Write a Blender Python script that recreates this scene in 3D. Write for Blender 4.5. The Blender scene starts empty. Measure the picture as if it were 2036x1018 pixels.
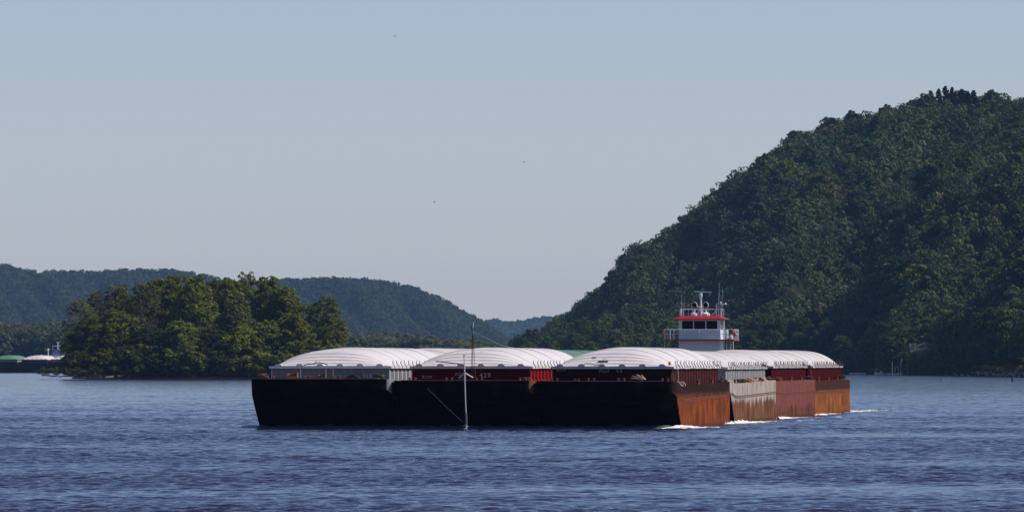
import bpy, math, random
import numpy as np
from mathutils import Vector, Matrix, Euler, noise as mnoise

# ------------------------------------------------------------------ camera, light, exposure
SC = bpy.context.scene
COL = SC.collection
F = 17800.0      # focal length in photo pixels (photo 2036 wide): a long telephoto
HC = 5.0         # camera height over the river
HY = 721.0       # horizon row in the photo
cam_d = bpy.data.cameras.new("camera")
cam = bpy.data.objects.new("camera", cam_d)
COL.objects.link(cam)
cam.location = (0, 0, HC)
cam.rotation_euler = (math.radians(90), 0, 0)
cam_d.sensor_width = 36.0
cam_d.lens = F / 2036.0 * 36.0
cam_d.shift_y = (HY - 509.0) / 2036.0
cam_d.clip_start = 1.0
cam_d.clip_end = 60000.0
SC.camera = cam

SUN_EL, SUN_AZ = math.radians(45), math.radians(-2)   # azimuth measured from +X towards +Y
S = Vector((math.cos(SUN_AZ) * math.cos(SUN_EL), math.sin(SUN_AZ) * math.cos(SUN_EL), math.sin(SUN_EL)))
sun_d = bpy.data.lights.new("sun", 'SUN')
sun = bpy.data.objects.new("sun", sun_d)
COL.objects.link(sun)
sun.rotation_euler = S.to_track_quat('Z', 'Y').to_euler()
sun.location = (300, 300, 300)
sun_d.energy = 4.8
sun_d.angle = math.radians(0.5)
sun_d.color = (1.0, 0.93, 0.84)

W = bpy.data.worlds.new("World")
SC.world = W
W.use_nodes = True
wn, wl = W.node_tree.nodes, W.node_tree.links
bg = wn['Background']
sky = wn.new('ShaderNodeTexSky')
sky.sky_type = 'NISHITA'
sky.sun_disc = False
sky.sun_elevation = SUN_EL
sky.sun_rotation = math.pi / 2 - SUN_AZ
sky.altitude = 1700
sky.air_density = 1.0
sky.dust_density = 0.3
sky.ozone_density = 3.0
tint = wn.new('ShaderNodeMix'); tint.data_type = 'RGBA'; tint.blend_type = 'MULTIPLY'; tint.inputs[0].default_value = 1.0
tint.inputs[7].default_value = (1.05, 1.005, 1.185, 1)
wl.new(sky.outputs[0], tint.inputs[6]); wl.new(tint.outputs[2], bg.inputs[0])
bg.inputs[1].default_value = 0.081

SC.view_settings.view_transform = 'Standard'
SC.view_settings.look = 'None'
SC.view_settings.exposure = 0.0
SC.view_settings.gamma = 1.0
SC.render.engine = 'CYCLES'
SC.cycles.max_bounces = 6
SC.cycles.volume_bounces = 1
SC.cycles.transparent_max_bounces = 6

HAZE_DENSITY = 1.4e-5

# ------------------------------------------------------------------ helpers
def PX(px, py, Z):
    """photo pixel + distance -> world point"""
    return Vector(((px - 1018.0) / F * Z, Z, HC + (HY - py) * Z / F))

def tag(o, label=None, cat=None, group=None, kind=None):
    if label: o['label'] = label
    if cat: o['category'] = cat
    if group: o['group'] = group
    if kind: o['kind'] = kind
    return o

def empty(name, loc=(0, 0, 0), rz=0.0):
    o = bpy.data.objects.new(name, None)
    COL.objects.link(o)
    o.empty_display_size = 0.5
    o.location = loc
    o.rotation_euler = (0, 0, rz)
    return o

def link(name, me, mat=None, parent=None, loc=None, rz=None):
    o = bpy.data.objects.new(name, me)
    COL.objects.link(o)
    if mat is not None and len(me.materials) == 0:
        me.materials.append(mat)
    if parent is not None: o.parent = parent
    if loc is not None: o.location = loc
    if rz is not None: o.rotation_euler = (0, 0, rz)
    return o

def copy_tree(o, parent=None):
    c = o.copy()
    COL.objects.link(c)
    if parent is not None: c.parent = parent
    for ch in list(o.children):
        copy_tree(ch, c)
    return c

class MB:
    def __init__(s): s.v, s.f = [], []
    def add(s, vs, fs):
        b = len(s.v)
        s.v += [tuple(v) for v in vs]
        s.f += [tuple(i + b for i in f) for f in fs]
        return s
    def box(s, x0, x1, y0, y1, z0, z1):
        return s.add([(x0, y0, z0), (x1, y0, z0), (x1, y1, z0), (x0, y1, z0), (x0, y0, z1), (x1, y0, z1), (x1, y1, z1), (x0, y1, z1)],
                     [(0, 3, 2, 1), (4, 5, 6, 7), (0, 1, 5, 4), (1, 2, 6, 5), (2, 3, 7, 6), (3, 0, 4, 7)])
    def tube(s, pts, r, n=6, r2=None):
        pts = [Vector(p) for p in pts]
        m = len(pts); vs = []
        for i, p in enumerate(pts):
            d = (pts[min(i + 1, m - 1)] - pts[max(i - 1, 0)])
            if d.length < 1e-9: d = Vector((0, 0, 1))
            d.normalize()
            a = d.cross(Vector((0, 0, 1)) if abs(d.z) < .9 else Vector((1, 0, 0))).normalized()
            b = d.cross(a)
            rr = r if r2 is None else r + (r2 - r) * i / max(1, m - 1)
            for k in range(n):
                t = 2 * math.pi * k / n
                vs.append(p + a * math.cos(t) * rr + b * math.sin(t) * rr)
        fs = []
        for i in range(m - 1):
            for k in range(n):
                k2 = (k + 1) % n
                fs.append((i * n + k, i * n + k2, (i + 1) * n + k2, (i + 1) * n + k))
        fs.append(tuple(range(n))[::-1]); fs.append(tuple((m - 1) * n + k for k in range(n)))
        return s.add(vs, fs)
    def lathe(s, prof, c=(0, 0, 0), n=16, axis='z'):
        vs, fs = [], []
        for r, z in prof:
            for k in range(n):
                t = 2 * math.pi * k / n
                p = (r * math.cos(t), r * math.sin(t), z)
                if axis == 'y': p = (p[0], p[2], p[1])
                if axis == 'x': p = (p[2], p[0], p[1])
                vs.append((p[0] + c[0], p[1] + c[1], p[2] + c[2]))
        for i in range(len(prof) - 1):
            for k in range(n):
                k2 = (k + 1) % n
                fs.append((i * n + k, i * n + k2, (i + 1) * n + k2, (i + 1) * n + k))
        fs.append(tuple(range(n))[::-1]); fs.append(tuple((len(prof) - 1) * n + k for k in range(n)))
        return s.add(vs, fs)
    def build(s, name, mat, parent=None, smooth=None, loc=None, rz=None):
        me = bpy.data.meshes.new(name)
        me.from_pydata(s.v, [], s.f)
        me.validate()
        import bmesh
        bm = bmesh.new(); bm.from_mesh(me)
        bmesh.ops.recalc_face_normals(bm, faces=bm.faces)
        bm.to_mesh(me); bm.free()
        if smooth:
            me.shade_smooth()
            me.set_sharp_from_angle(angle=math.radians(smooth))
        return link(name, me, mat, parent, loc, rz)

def np_mesh(name, V, Fq, mat=None, smooth=False, col=None):
    """fast mesh from arrays; Fq (n,4) or (n,3)"""
    me = bpy.data.meshes.new(name)
    V = np.ascontiguousarray(V, dtype=np.float32); Fq = np.ascontiguousarray(Fq, dtype=np.int32)
    n, k = Fq.shape
    me.vertices.add(len(V)); me.vertices.foreach_set('co', V.ravel())
    me.loops.add(n * k); me.loops.foreach_set('vertex_index', Fq.ravel())
    me.polygons.add(n)
    me.polygons.foreach_set('loop_start', np.arange(0, n * k, k, dtype=np.int32))
    me.polygons.foreach_set('use_smooth', np.full(n, bool(smooth)))
    if col is not None:
        a = me.attributes.new('tint', 'FLOAT_COLOR', 'POINT')
        a.data.foreach_set('color', np.ascontiguousarray(col, dtype=np.float32).ravel())
    me.update(calc_edges=True)
    if mat is not None: me.materials.append(mat)
    return me

# ------------------------------------------------------------------ materials
class NT:
    def __init__(s, name):
        s.m = bpy.data.materials.new(name); s.m.use_nodes = True
        s.n, s.l = s.m.node_tree.nodes, s.m.node_tree.links
        s.b = s.n['Principled BSDF']; s.out = s.n['Material Output']
    def node(s, t, **kw):
        x = s.n.new(t)
        for k, v in kw.items(): setattr(x, k, v)
        return x
    def coord(s, scale=(1, 1, 1), which='Object'):
        tc = s.node('ShaderNodeTexCoord'); mp = s.node('ShaderNodeMapping')
        mp.inputs['Scale'].default_value = scale
        s.l.new(tc.outputs[which], mp.inputs[0]); return mp.outputs[0]
    def noise(s, vec, scale=1.0, detail=4, rough=.6, out=0):
        x = s.node('ShaderNodeTexNoise'); x.inputs['Scale'].default_value = scale
        x.inputs['Detail'].default_value = detail; x.inputs['Roughness'].default_value = rough
        s.l.new(vec, x.inputs['Vector']); return x.outputs[out]
    def ramp(s, fac, stops):
        x = s.node('ShaderNodeValToRGB'); e = x.color_ramp.elements
        while len(e) < len(stops): e.new(.5)
        for el, (p, c) in zip(e, stops):
            el.position = p; el.color = (*c, 1) if len(c) == 3 else c
        s.l.new(fac, x.inputs[0]); return x.outputs[0]
    def mix(s, fac, a, b, blend='MIX'):
        x = s.node('ShaderNodeMix', data_type='RGBA', blend_type=blend)
        for inp, v in ((x.inputs[0], fac), (x.inputs[6], a), (x.inputs[7], b)):
            if hasattr(v, 'is_output'): s.l.new(v, inp)
            elif isinstance(v, (int, float)): inp.default_value = v
            else: inp.default_value = (*v, 1)
        return x.outputs[2]
    def math(s, op, a, b=None, c=None):
        x = s.node('ShaderNodeMath', operation=op)
        for i, v in enumerate((a, b, c)):
            if v is None: continue
            if hasattr(v, 'is_output'): s.l.new(v, x.inputs[i])
            else: x.inputs[i].default_value = v
        return x.outputs[0]
    def sep(s, vec):
        x = s.node('ShaderNodeSeparateXYZ'); s.l.new(vec, x.inputs[0]); return x.outputs
    def bump(s, h, strength=.3, dist=.05):
        x = s.node('ShaderNodeBump'); x.inputs['Strength'].default_value = strength
        x.inputs['Distance'].default_value = dist
        s.l.new(h, x.inputs['Height']); s.l.new(x.outputs[0], s.b.inputs['Normal'])
    def base(s, c, rough=.7, metal=0, spec=.5):
        i = s.b.inputs['Base Color']
        if hasattr(c, 'is_output'): s.l.new(c, i)
        else: i.default_value = (*c, 1)
        s.b.inputs['Roughness'].default_value = rough
        s.b.inputs['Metallic'].default_value = metal
        s.b.inputs['Specular IOR Level'].default_value = spec
        return s.m

def plain(name, c, rough=.6, metal=0, var=.25, scale=3.0, spec=.4):
    t = NT(name)
    n = t.noise(t.coord(), scale, 5)
    col = t.mix(n, tuple(v * (1 - var) for v in c), tuple(min(1, v * (1 + var)) for v in c))
    return t.base(col, rough, metal, spec)

def hull_mat(name, paint, rust, zsplit, keep=.5, top=None, dark=(.02, .012, .01), scuff=0.0):
    """painted steel: rust showing through in vertical streaks, mostly below zsplit"""
    t = NT(name)
    co = t.coord()
    z = t.sep(co)[2]
    streak = t.noise(t.coord((3.2, 3.2, .22)), 1.0, 6, .65)
    fine = t.noise(t.coord((9, 9, .7)), 1.0, 4, .7)
    blotch = t.noise(t.coord((.35, .35, .5)), 1.0, 4, .6)
    # rust colour varies
    r1 = tuple(v * .45 for v in rust); r2 = tuple(min(1, v * 1.25) for v in rust)
    rc = t.mix(t.ramp(blotch, [(.35, (0, 0, 0)), (.65, (1, 1, 1))]), r1, r2)
    rc = t.mix(t.ramp(streak, [(.38, (1, 1, 1)), (.52, (0, 0, 0))]), rc, tuple(v * .38 for v in rust))
    rc = t.mix(t.ramp(fine, [(.60, (0, 0, 0)), (.72, (1, 1, 1))]), rc, tuple(min(1, v * 1.1 + .06) for v in rust))
    # how much paint is left: more above zsplit
    k = t.math('SUBTRACT', z, zsplit)
    k = t.math('MULTIPLY', k, 1.1)
    k = t.math('ADD', k, t.math('MULTIPLY', t.math('SUBTRACT', streak, .5), 1.9))
    k = t.math('ADD', k, t.math('MULTIPLY', t.math('SUBTRACT', blotch, .5), 2.3))
    k = t.math('ADD', k, keep)
    kf = t.ramp(k, [(.30, (0, 0, 0)), (.62, (1, 1, 1))])
    pc = t.mix(fine, tuple(v * .72 for v in paint), tuple(min(1, v * 1.15) for v in paint))
    pc = t.mix(t.math('MULTIPLY', t.ramp(streak, [(.36, (1, 1, 1)), (.5, (0, 0, 0))]), .55), pc, tuple(v * .5 for v in rust))
    pc = t.mix(t.ramp(blotch, [(.3, (.35, .35, .35)), (.5, (0, 0, 0))]), pc, tuple(v * .45 for v in paint))
    col = t.mix(kf, rc, pc)
    seam = t.node('ShaderNodeTexWave'); seam.wave_type = 'BANDS'; seam.bands_direction = 'Y'; seam.inputs['Scale'].default_value = .052; seam.inputs['Distortion'].default_value = 0
    t.l.new(co, seam.inputs['Vector'])
    col = t.mix(t.ramp(seam.outputs['Fac'], [(.985, (0, 0, 0)), (.998, (.6, .6, .6))]), col, dark)
    if top:
        tf = t.ramp(t.math('ADD', t.math('SUBTRACT', z, top[1]), t.math('MULTIPLY', t.math('SUBTRACT', blotch, .5), .5)), [(.45, (0, 0, 0)), (.6, (1, 1, 1))])
        col = t.mix(tf, col, t.mix(streak, tuple(v * .6 for v in top[0]), tuple(v * 1.4 for v in top[0])))
    if scuff:
        s_ = t.noise(t.coord((.6, .6, 14)), 1.0, 3, .6)
        sf = t.ramp(s_, [(.66, (0, 0, 0)), (.72, (1, 1, 1))])
        col = t.mix(t.math('MULTIPLY', sf, scuff), col, (.5, .42, .38))
    grime = t.noise(t.coord((.9, .9, 1.3)), 1.0, 7, .75)
    col = t.mix(t.math('MULTIPLY', t.ramp(grime, [(.50, (0, 0, 0)), (.66, (1, 1, 1))]), .55), col, (.045, .026, .018))
    scr = t.noise(t.coord((.4, .5, 5.5)), 1.0, 5, .7)
    col = t.mix(t.math('MULTIPLY', t.ramp(scr, [(.64, (0, 0, 0)), (.70, (1, 1, 1))]), .30), col, (.32, .24, .19))
    # wet, dirty foot at the water
    wf = t.ramp(t.math('ADD', z, t.math('MULTIPLY', fine, .25)), [(.12, (1, 1, 1)), (.42, (0, 0, 0))])
    col = t.mix(t.math('MULTIPLY', wf, .65), col, dark)
    t.bump(t.math('ADD', streak, fine), .5, .03)
    return t.base(col, .85, 0, .04)

def coam_mat(name, c, dirt=.45):
    t = NT(name)
    st = t.noise(t.coord((2.5, 2.5, .35)), 1.0, 5, .65)
    f = t.ramp(st, [(.3, (1, 1, 1)), (.6, (0, 0, 0))])
    col = t.mix(t.math('MULTIPLY', f, dirt), c, tuple(v * .35 + .01 for v in c))
    n2 = t.noise(t.coord((1, 1, 1)), 4.0, 4, .6)
    col = t.mix(t.ramp(n2, [(.66, (0, 0, 0)), (.74, (1, 1, 1))]), col, (.12, .05, .025))
    return t.base(col, .65, 0, .06)

def cover_mat(name, c):
    t = NT(name)
    a = t.noise(t.coord((.5, 1.6, .5)), 1.0, 5, .6)
    b = t.noise(t.coord((.25, 5.5, .25)), 1.0, 4, .7)
    col = t.mix(t.ramp(a, [(.35, (1, 1, 1)), (.6, (0, 0, 0))]), c, tuple(v * .86 for v in c))
    col = t.mix(t.ramp(b, [(.60, (0, 0, 0)), (.74, (1, 1, 1))]), col, tuple(v * .70 for v in c))
    d = t.noise(t.coord((1.3, 3.3, 1)), 1.0, 6, .75)
    col = t.mix(t.ramp(d, [(.62, (0, 0, 0)), (.74, (.8, .8, .8))]), col, (.34, .31, .28))
    return t.base(col, .5, 0, .15)

M = {}
M['white'] = plain('white_paint', (.62, .64, .67), .45, 0, .06)
M['white2'] = plain('aged_white_paint', (.62, .61, .60), .5, 0, .12)
M['red'] = plain('red_paint', (.32, .012, .015), .4, 0, .1)
M['black'] = plain('black_rubber', (.015, .015, .017), .8)
M['steel'] = plain('galvanised_steel', (.42, .42, .42), .45, .3)
M['dkwire'] = plain('dark_wire', (.035, .03, .028), .6)
M['rustm'] = plain('rusty_steel', (.16, .055, .025), .85, 0, .5, 6)
M['rustb'] = plain('bright_rust', (.36, .13, .06), .85, 0, .4, 6)
M['rope'] = plain('pale_rope', (.55, .40, .33), .9, 0, .35, 9)
M['glass'] = plain('dark_window_glass', (.004, .004, .005), .25, 0, .1, 1, .08)
M['blue'] = plain('blue_plastic', (.12, .35, .72), .35, 0, .05)
M['orange'] = plain('orange_red_plastic', (.75, .06, .02), .45, 0, .1)
M['brown'] = plain('brown_plate', (.20, .13, .09), .7)
M['box'] = plain('weathered_box_metal', (.13, .13, .14), .55, .2, .5, 8)
M['cov_white'] = cover_mat('white_fibreglass', (.66, .62, .61))
M['cov_white2'] = cover_mat('warm_white_fibreglass', (.60, .565, .54))
M['cov_green'] = cover_mat('green_fibreglass', (.115, .235, .155))
t_ = NT('bow_shade_black')  # near-black bow colour: painted-in shade, with faint navy and rust blotches
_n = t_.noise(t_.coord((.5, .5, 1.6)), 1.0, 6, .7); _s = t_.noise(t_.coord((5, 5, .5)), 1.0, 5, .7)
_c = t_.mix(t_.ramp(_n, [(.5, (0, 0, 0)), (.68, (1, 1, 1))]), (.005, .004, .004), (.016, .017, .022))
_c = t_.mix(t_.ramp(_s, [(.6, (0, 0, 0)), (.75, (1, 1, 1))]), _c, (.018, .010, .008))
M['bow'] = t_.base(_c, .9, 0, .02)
M['deckgrey'] = plain('grey_deck_paint', (.12, .12, .125), .8)
M['deck'] = plain('rusty_deck', (.10, .045, .03), .9, 0, .5, 2)
M['roofg'] = plain('weathered_shingles', (.065, .057, .053), .9, 0, .35, 1.5)
M['wood'] = plain('weathered_wood', (.12, .10, .09), .9, 0, .4, 2)
M['dockw'] = plain('pale_dock_planks', (.85, .80, .72), .8, 0, .15, 1)
M['rock'] = plain('limestone_rock', (.34, .25, .20), .95, 0, .6, .6)
M['bark'] = plain('tree_bark', (.09, .075, .06), .95, 0, .5, 1.5)
M['barkpale'] = plain('pale_tree_bark', (.24, .21, .18), .95, 0, .4, 1.5)
M['soil'] = plain('dark_forest_soil', (.020, .024, .012), 1.0, 0, .5, .05, 0)
M['mud'] = plain('river_mud', (.15, .12, .09), .95, 0, .4, .3)
M['buoy'] = plain('green_buoy_paint', (.015, .07, .035), .5, 0, .3)
M['mark_w'] = plain('faded_white_lettering', (.42, .38, .37), .7, 0, .35, 12)
M['mark_d'] = plain('worn_lettering', (.26, .22, .21), .8, 0, .5, 12)
M['mark_g'] = plain('grey_lettering', (.42, .42, .44), .7, 0, .3, 12)
M['foam'] = plain('white_foam', (.66, .65, .62), .8, 0, .3, 5, .2)
M['bird'] = plain('dark_feathers', (.03, .03, .03), .9)

def leaf_mat(name, c, attr=False, tl=.40):
    """leaves: base colour varies from tree to tree and from clump to clump"""
    m = bpy.data.materials.new(name); m.use_nodes = True
    n, l = m.node_tree.nodes, m.node_tree.links
    n.remove(n['Principled BSDF'])
    out = n['Material Output']
    dif = n.new('ShaderNodeBsdfDiffuse'); tr = n.new('ShaderNodeBsdfTranslucent'); mx = n.new('ShaderNodeMixShader')
    mx.inputs[0].default_value = tl
    tc = n.new('ShaderNodeTexCoord')
    nz = n.new('ShaderNodeTexNoise'); nz.inputs['Scale'].default_value = .45; nz.inputs['Detail'].default_value = 3
    l.new(tc.outputs['Object'], nz.inputs['Vector'])
    rp = n.new('ShaderNodeValToRGB')
    e = rp.color_ramp.elements
    e[0].position = .34; e[0].color = (c[0] * .62, c[1] * .72, c[2] * .8, 1)
    e[1].position = .68; e[1].color = (c[0] * 1.35, c[1] * 1.25, c[2] * 1.1, 1)
    l.new(nz.outputs[0], rp.inputs[0])
    mul = n.new('ShaderNodeMix'); mul.data_type = 'RGBA'; mul.blend_type = 'MULTIPLY'; mul.inputs[0].default_value = 1
    l.new(rp.outputs[0], mul.inputs[6])
    if attr:
        at = n.new('ShaderNodeAttribute'); at.attribute_name = 'tint'; l.new(at.outputs['Color'], mul.inputs[7])
    else:
        oi = n.new('ShaderNodeObjectInfo')
        r2 = n.new('ShaderNodeValToRGB'); e = r2.color_ramp.elements
        e[0].position = 0; e[0].color = (.75, .85, .9, 1)
        e[1].position = 1; e[1].color = (1.22, 1.15, 1.0, 1)
        l.new(oi.outputs['Random'], r2.inputs[0]); l.new(r2.outputs[0], mul.inputs[7])
    l.new(mul.outputs[2], dif.inputs[0]); l.new(mul.outputs[2], tr.inputs[0])
    l.new(dif.outputs[0], mx.inputs[1]); l.new(tr.outputs[0], mx.inputs[2]); l.new(mx.outputs[0], out.inputs[0])
    return m

L_GREEN = leaf_mat('green_leaves', (.150, .165, .026))
L_BRIGHT = leaf_mat('bright_green_leaves', (.185, .21, .030))
L_OLIVE = leaf_mat('olive_leaves', (.150, .165, .040))
L_BROWN = leaf_mat('brownish_leaves', (.135, .128, .050))
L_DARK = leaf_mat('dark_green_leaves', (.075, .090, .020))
L_YELLOW = leaf_mat('yellow_green_leaves', (.16, .17, .022))
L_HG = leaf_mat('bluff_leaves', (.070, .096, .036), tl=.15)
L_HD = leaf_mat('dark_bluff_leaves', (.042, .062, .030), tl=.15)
L_SH = leaf_mat('shore_leaves', (.078, .106, .034))
L_SH2 = leaf_mat('pale_shore_leaves', (.100, .120, .046))
L_SH3 = leaf_mat('light_shore_leaves', (.115, .15, .040))
L_CONIF = leaf_mat('conifer_needles', (.020, .030, .020))
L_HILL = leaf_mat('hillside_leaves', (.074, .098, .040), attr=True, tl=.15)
L_FAR = leaf_mat('far_leaves', (.066, .088, .034), attr=True)
L_GRASS = leaf_mat('bank_grass', (.20, .175, .06), attr=True)

# ------------------------------------------------------------------ shape of the land
RIDGE = [(1000, 712), (1040, 700), (1075, 672), (1100, 645), (1150, 606), (1190, 578), (1215, 558), (1240, 513), (1262, 487), (1320, 463),
         (1380, 414), (1450, 354), (1500, 324), (1560, 286), (1600, 264), (1700, 231), (1760, 216), (1830, 200), (1880, 196),
         (1940, 196), (2036, 196), (2200, 190), (2500, 186)]
def lerp_tab(tab, x):
    xs = [a for a, b in tab]; ys = [b for a, b in tab]
    return np.interp(x, xs, ys)
def shoreZ(px):
    return lerp_tab([(900, 4960), (1020, 4800), (1690, 3870), (2036, 3090), (2500, 2500)], px)
def run_(px): return lerp_tab([(900, 760), (1500, 800), (2036, 1650), (2500, 2150)], px)
def hill_h(px, Z):
    px = np.asarray(px, float); Z = np.asarray(Z, float)
    sh = shoreZ(px); d = Z - sh
    bank = np.clip(d / 14, 0, 1) ** .8 * 1.8 + np.clip(d / 130, 0, 1) * 2.5
    bank = bank + np.clip((px - 1890) / 60, 0, 1) * np.clip((d - 6) / 34, 0, 1) * 1.3
    bank = np.where(d < 0, -1.5, bank)
    t = (d - 130) / run_(px)
    tt = np.clip(t, 0, 1)
    Zr = sh + 130 + run_(px)
    Hr = HC + (HY - lerp_tab(RIDGE, px)) * Zr / F - 14.0
    Hr = np.maximum(Hr - 4.3, 0)
    s = tt ** .95 * (1 - .12 * np.sin(tt * math.pi))
    h = bank + Hr * s
    amp = np.sin(np.clip(tt, 0, 1) * math.pi) * np.clip(Hr / 110, 0, 1)
    q = px - 480 * tt + 22 * np.sin(tt * 9 + px / 160)
    h = h + amp * (27 * np.sin(q / 330 * 2 * math.pi + .4) + 6.0 * np.sin(q / 118 * 2 * math.pi + .5 + 2 * tt) + 2.0 * np.sin(px / 70 + Z / 55.0))
    h = h - np.clip(t - 1, 0, 4) * 22
    return h

def polar_grid(name, pxs, rows, mat, smooth=True):
    """rows: function(px array) -> list of (Z, z) arrays"""
    P_ = np.array(pxs, float)
    R_ = rows(P_)
    V = []
    for Z, z in R_:
        V.append(np.stack([(P_ - 1018) / F * Z, Z, z], 1))
    V = np.concatenate(V)
    n, m = len(P_), len(R_)
    i, j = np.meshgrid(np.arange(m - 1), np.arange(n - 1), indexing='ij')
    a = i * n + j
    Fq = np.stack([a, a + 1, a + n + 1, a + n], -1).reshape(-1, 4)
    me = np_mesh(name, V, Fq, mat, smooth)
    return tag(link(name, me), kind='structure')

pxs = np.arange(900, 2501, 8)
def rows_r(P_):
    sh = shoreZ(P_); out = []
    for d in list(np.linspace(-20, 40, 9)) + [60, 80, 100, 125] + [('t', q) for q in np.linspace(.01, 1.1, 80)] + [('t', 1.4), ('t', 2), ('t', 3)]:
        Z = sh + (130 + d[1] * run_(P_) if isinstance(d, tuple) else d)
        out.append((Z, hill_h(P_, Z)))
    return out
polar_grid('hillside', pxs, rows_r, M['soil'])

# left hills
LH = [(-700, 560), (-300, 520), (-120, 530), (0, 528), (40, 538), (75, 547), (110, 543), (200, 544), (260, 540), (330, 540), (380, 546), (420, 554),
      (455, 566), (500, 566), (560, 560), (620, 557), (700, 557), (760, 563), (820, 575), (860, 590), (900, 610), (950, 640), (1000, 672),
      (1040, 700), (1080, 716), (1200, 719)]
def left_h(px, Z):
    px = np.asarray(px, float); Z = np.asarray(Z, float)
    t = np.clip((Z - 13300) / 2200, 0, 1)
    Hr = np.maximum(HC + (HY - lerp_tab(LH, px)) * 15500 / F - 11, 1)
    amp = np.sin(t * math.pi) * np.clip(Hr / 120, 0, 1)
    q = px + 130 * t
    return 1.5 + Hr * t ** .9 + amp * (15 * np.sin(q / 150 * 2 * math.pi) + 9 * np.sin(q / 67 * 2 * math.pi + 1.7) + 5 * np.sin(px / 23 + Z / 210.)) - np.clip((Z - 15500) / 1200, 0, 3) * 20
FH = [(-900, 690), (500, 690), (800, 660), (900, 645), (965, 640), (985, 637), (1005, 644), (1030, 641), (1060, 636), (1095, 632), (1150, 628), (1300, 622), (1600, 650), (2600, 690)]
def far_h(px, Z):
    px = np.asarray(px, float); Z = np.asarray(Z, float)
    t = np.clip((Z - 22000) / 2500, 0, 1)
    Hr = np.maximum(HC + (HY - lerp_tab(FH, px)) * 24500 / F - 12, 1)
    return 1.5 + Hr * t + np.sin(t * math.pi) * 12 * np.sin(px / 14.) - np.clip((Z - 24500) / 1500, 0, 3) * 15
polar_grid('left_hills', np.arange(-700, 1201, 10), lambda P_: [(np.full_like(P_, Z), left_h(P_, Z)) for Z in list(np.linspace(13300, 15500, 50)) + [16000, 17000, 18500]], M['soil'])
polar_grid('far_hills', np.arange(-900, 2601, 12), lambda P_: [(np.full_like(P_, Z), far_h(P_, Z)) for Z in list(np.linspace(22000, 24500, 20)) + [25000, 26000, 27000]], M['soil'])

# flat ground beyond the river, reaching the horizon
def fp_h(X, Z): return 1.2
g = MB()
X0 = 9000
X0 = 14000
g.add([(-X0, 6250, -1.0), (330, 6250, -1.0), (330, 6275, 1.2), (-X0, 6275, 1.2), (X0, 6275, 1.2), (X0, 45000, 1.2), (-X0, 45000, 1.2), (X0, 6250, -1)],
      [(0, 1, 2, 3), (1, 7, 4, 2), (3, 2, 4, 5, 6)])
tag(g.build('floodplain_ground', M['soil']), kind='structure')

# ------------------------------------------------------------------ river
def water_mat():
    t = NT('river_water')
    co = t.coord((1, 1, 1))
    n1 = t.noise(t.coord((1.0, .75, 1)), 1.25, 3, .6, out=1)
    n2 = t.noise(t.coord((1.0, .8, 1)), .30, 3, .6, out=1)
    big = t.noise(t.coord((.028, .045, 1)), 1.0, 4, .6)
    gust = t.ramp(big, [(.36, (.55, .55, .55)), (.64, (1.1, 1.1, 1.1))])
    a = t.node('ShaderNodeVectorMath', operation='SUBTRACT'); t.l.new(n1, a.inputs[0]); a.inputs[1].default_value = (.5, .5, .5)
    b = t.node('ShaderNodeVectorMath', operation='SUBTRACT'); t.l.new(n2, b.inputs[0]); b.inputs[1].default_value = (.5, .5, .5)
    sm = t.node('ShaderNodeVectorMath', operation='ADD'); t.l.new(a.outputs[0], sm.inputs[0]); t.l.new(b.outputs[0], sm.inputs[1])
    g1 = t.node('ShaderNodeVectorMath', operation='MULTIPLY'); t.l.new(sm.outputs[0], g1.inputs[0]); t.l.new(gust, g1.inputs[1])
    g2 = t.node('ShaderNodeVectorMath', operation='MULTIPLY'); t.l.new(g1.outputs[0], g2.inputs[0]); g2.inputs[1].default_value = (.40, .55, 0)
    geo = t.node('ShaderNodeNewGeometry')
    g3 = t.node('ShaderNodeVectorMath', operation='ADD'); t.l.new(g2.outputs[0], g3.inputs[0]); t.l.new(geo.outputs['Normal'], g3.inputs[1])
    g4 = t.node('ShaderNodeVectorMath', operation='NORMALIZE'); t.l.new(g3.outputs[0], g4.inputs[0])
    t.l.new(g4.outputs[0], t.b.inputs['Normal'])
    t.b.inputs['IOR'].default_value = 1.33
    t.base((.022, .020, .042), .10, 0, .5)
    return t.m
M['water'] = water_mat()

TH = math.radians(5.33)                    # heading of the tow
T0 = Vector(((920 - 1018.0) / F * 677, 677.0, 0.0))
def tow(lx, ly, z=0.0):
    return Vector((T0.x + lx * math.cos(TH) + ly * math.sin(TH), T0.y - lx * math.sin(TH) + ly * math.cos(TH), z))

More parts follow.
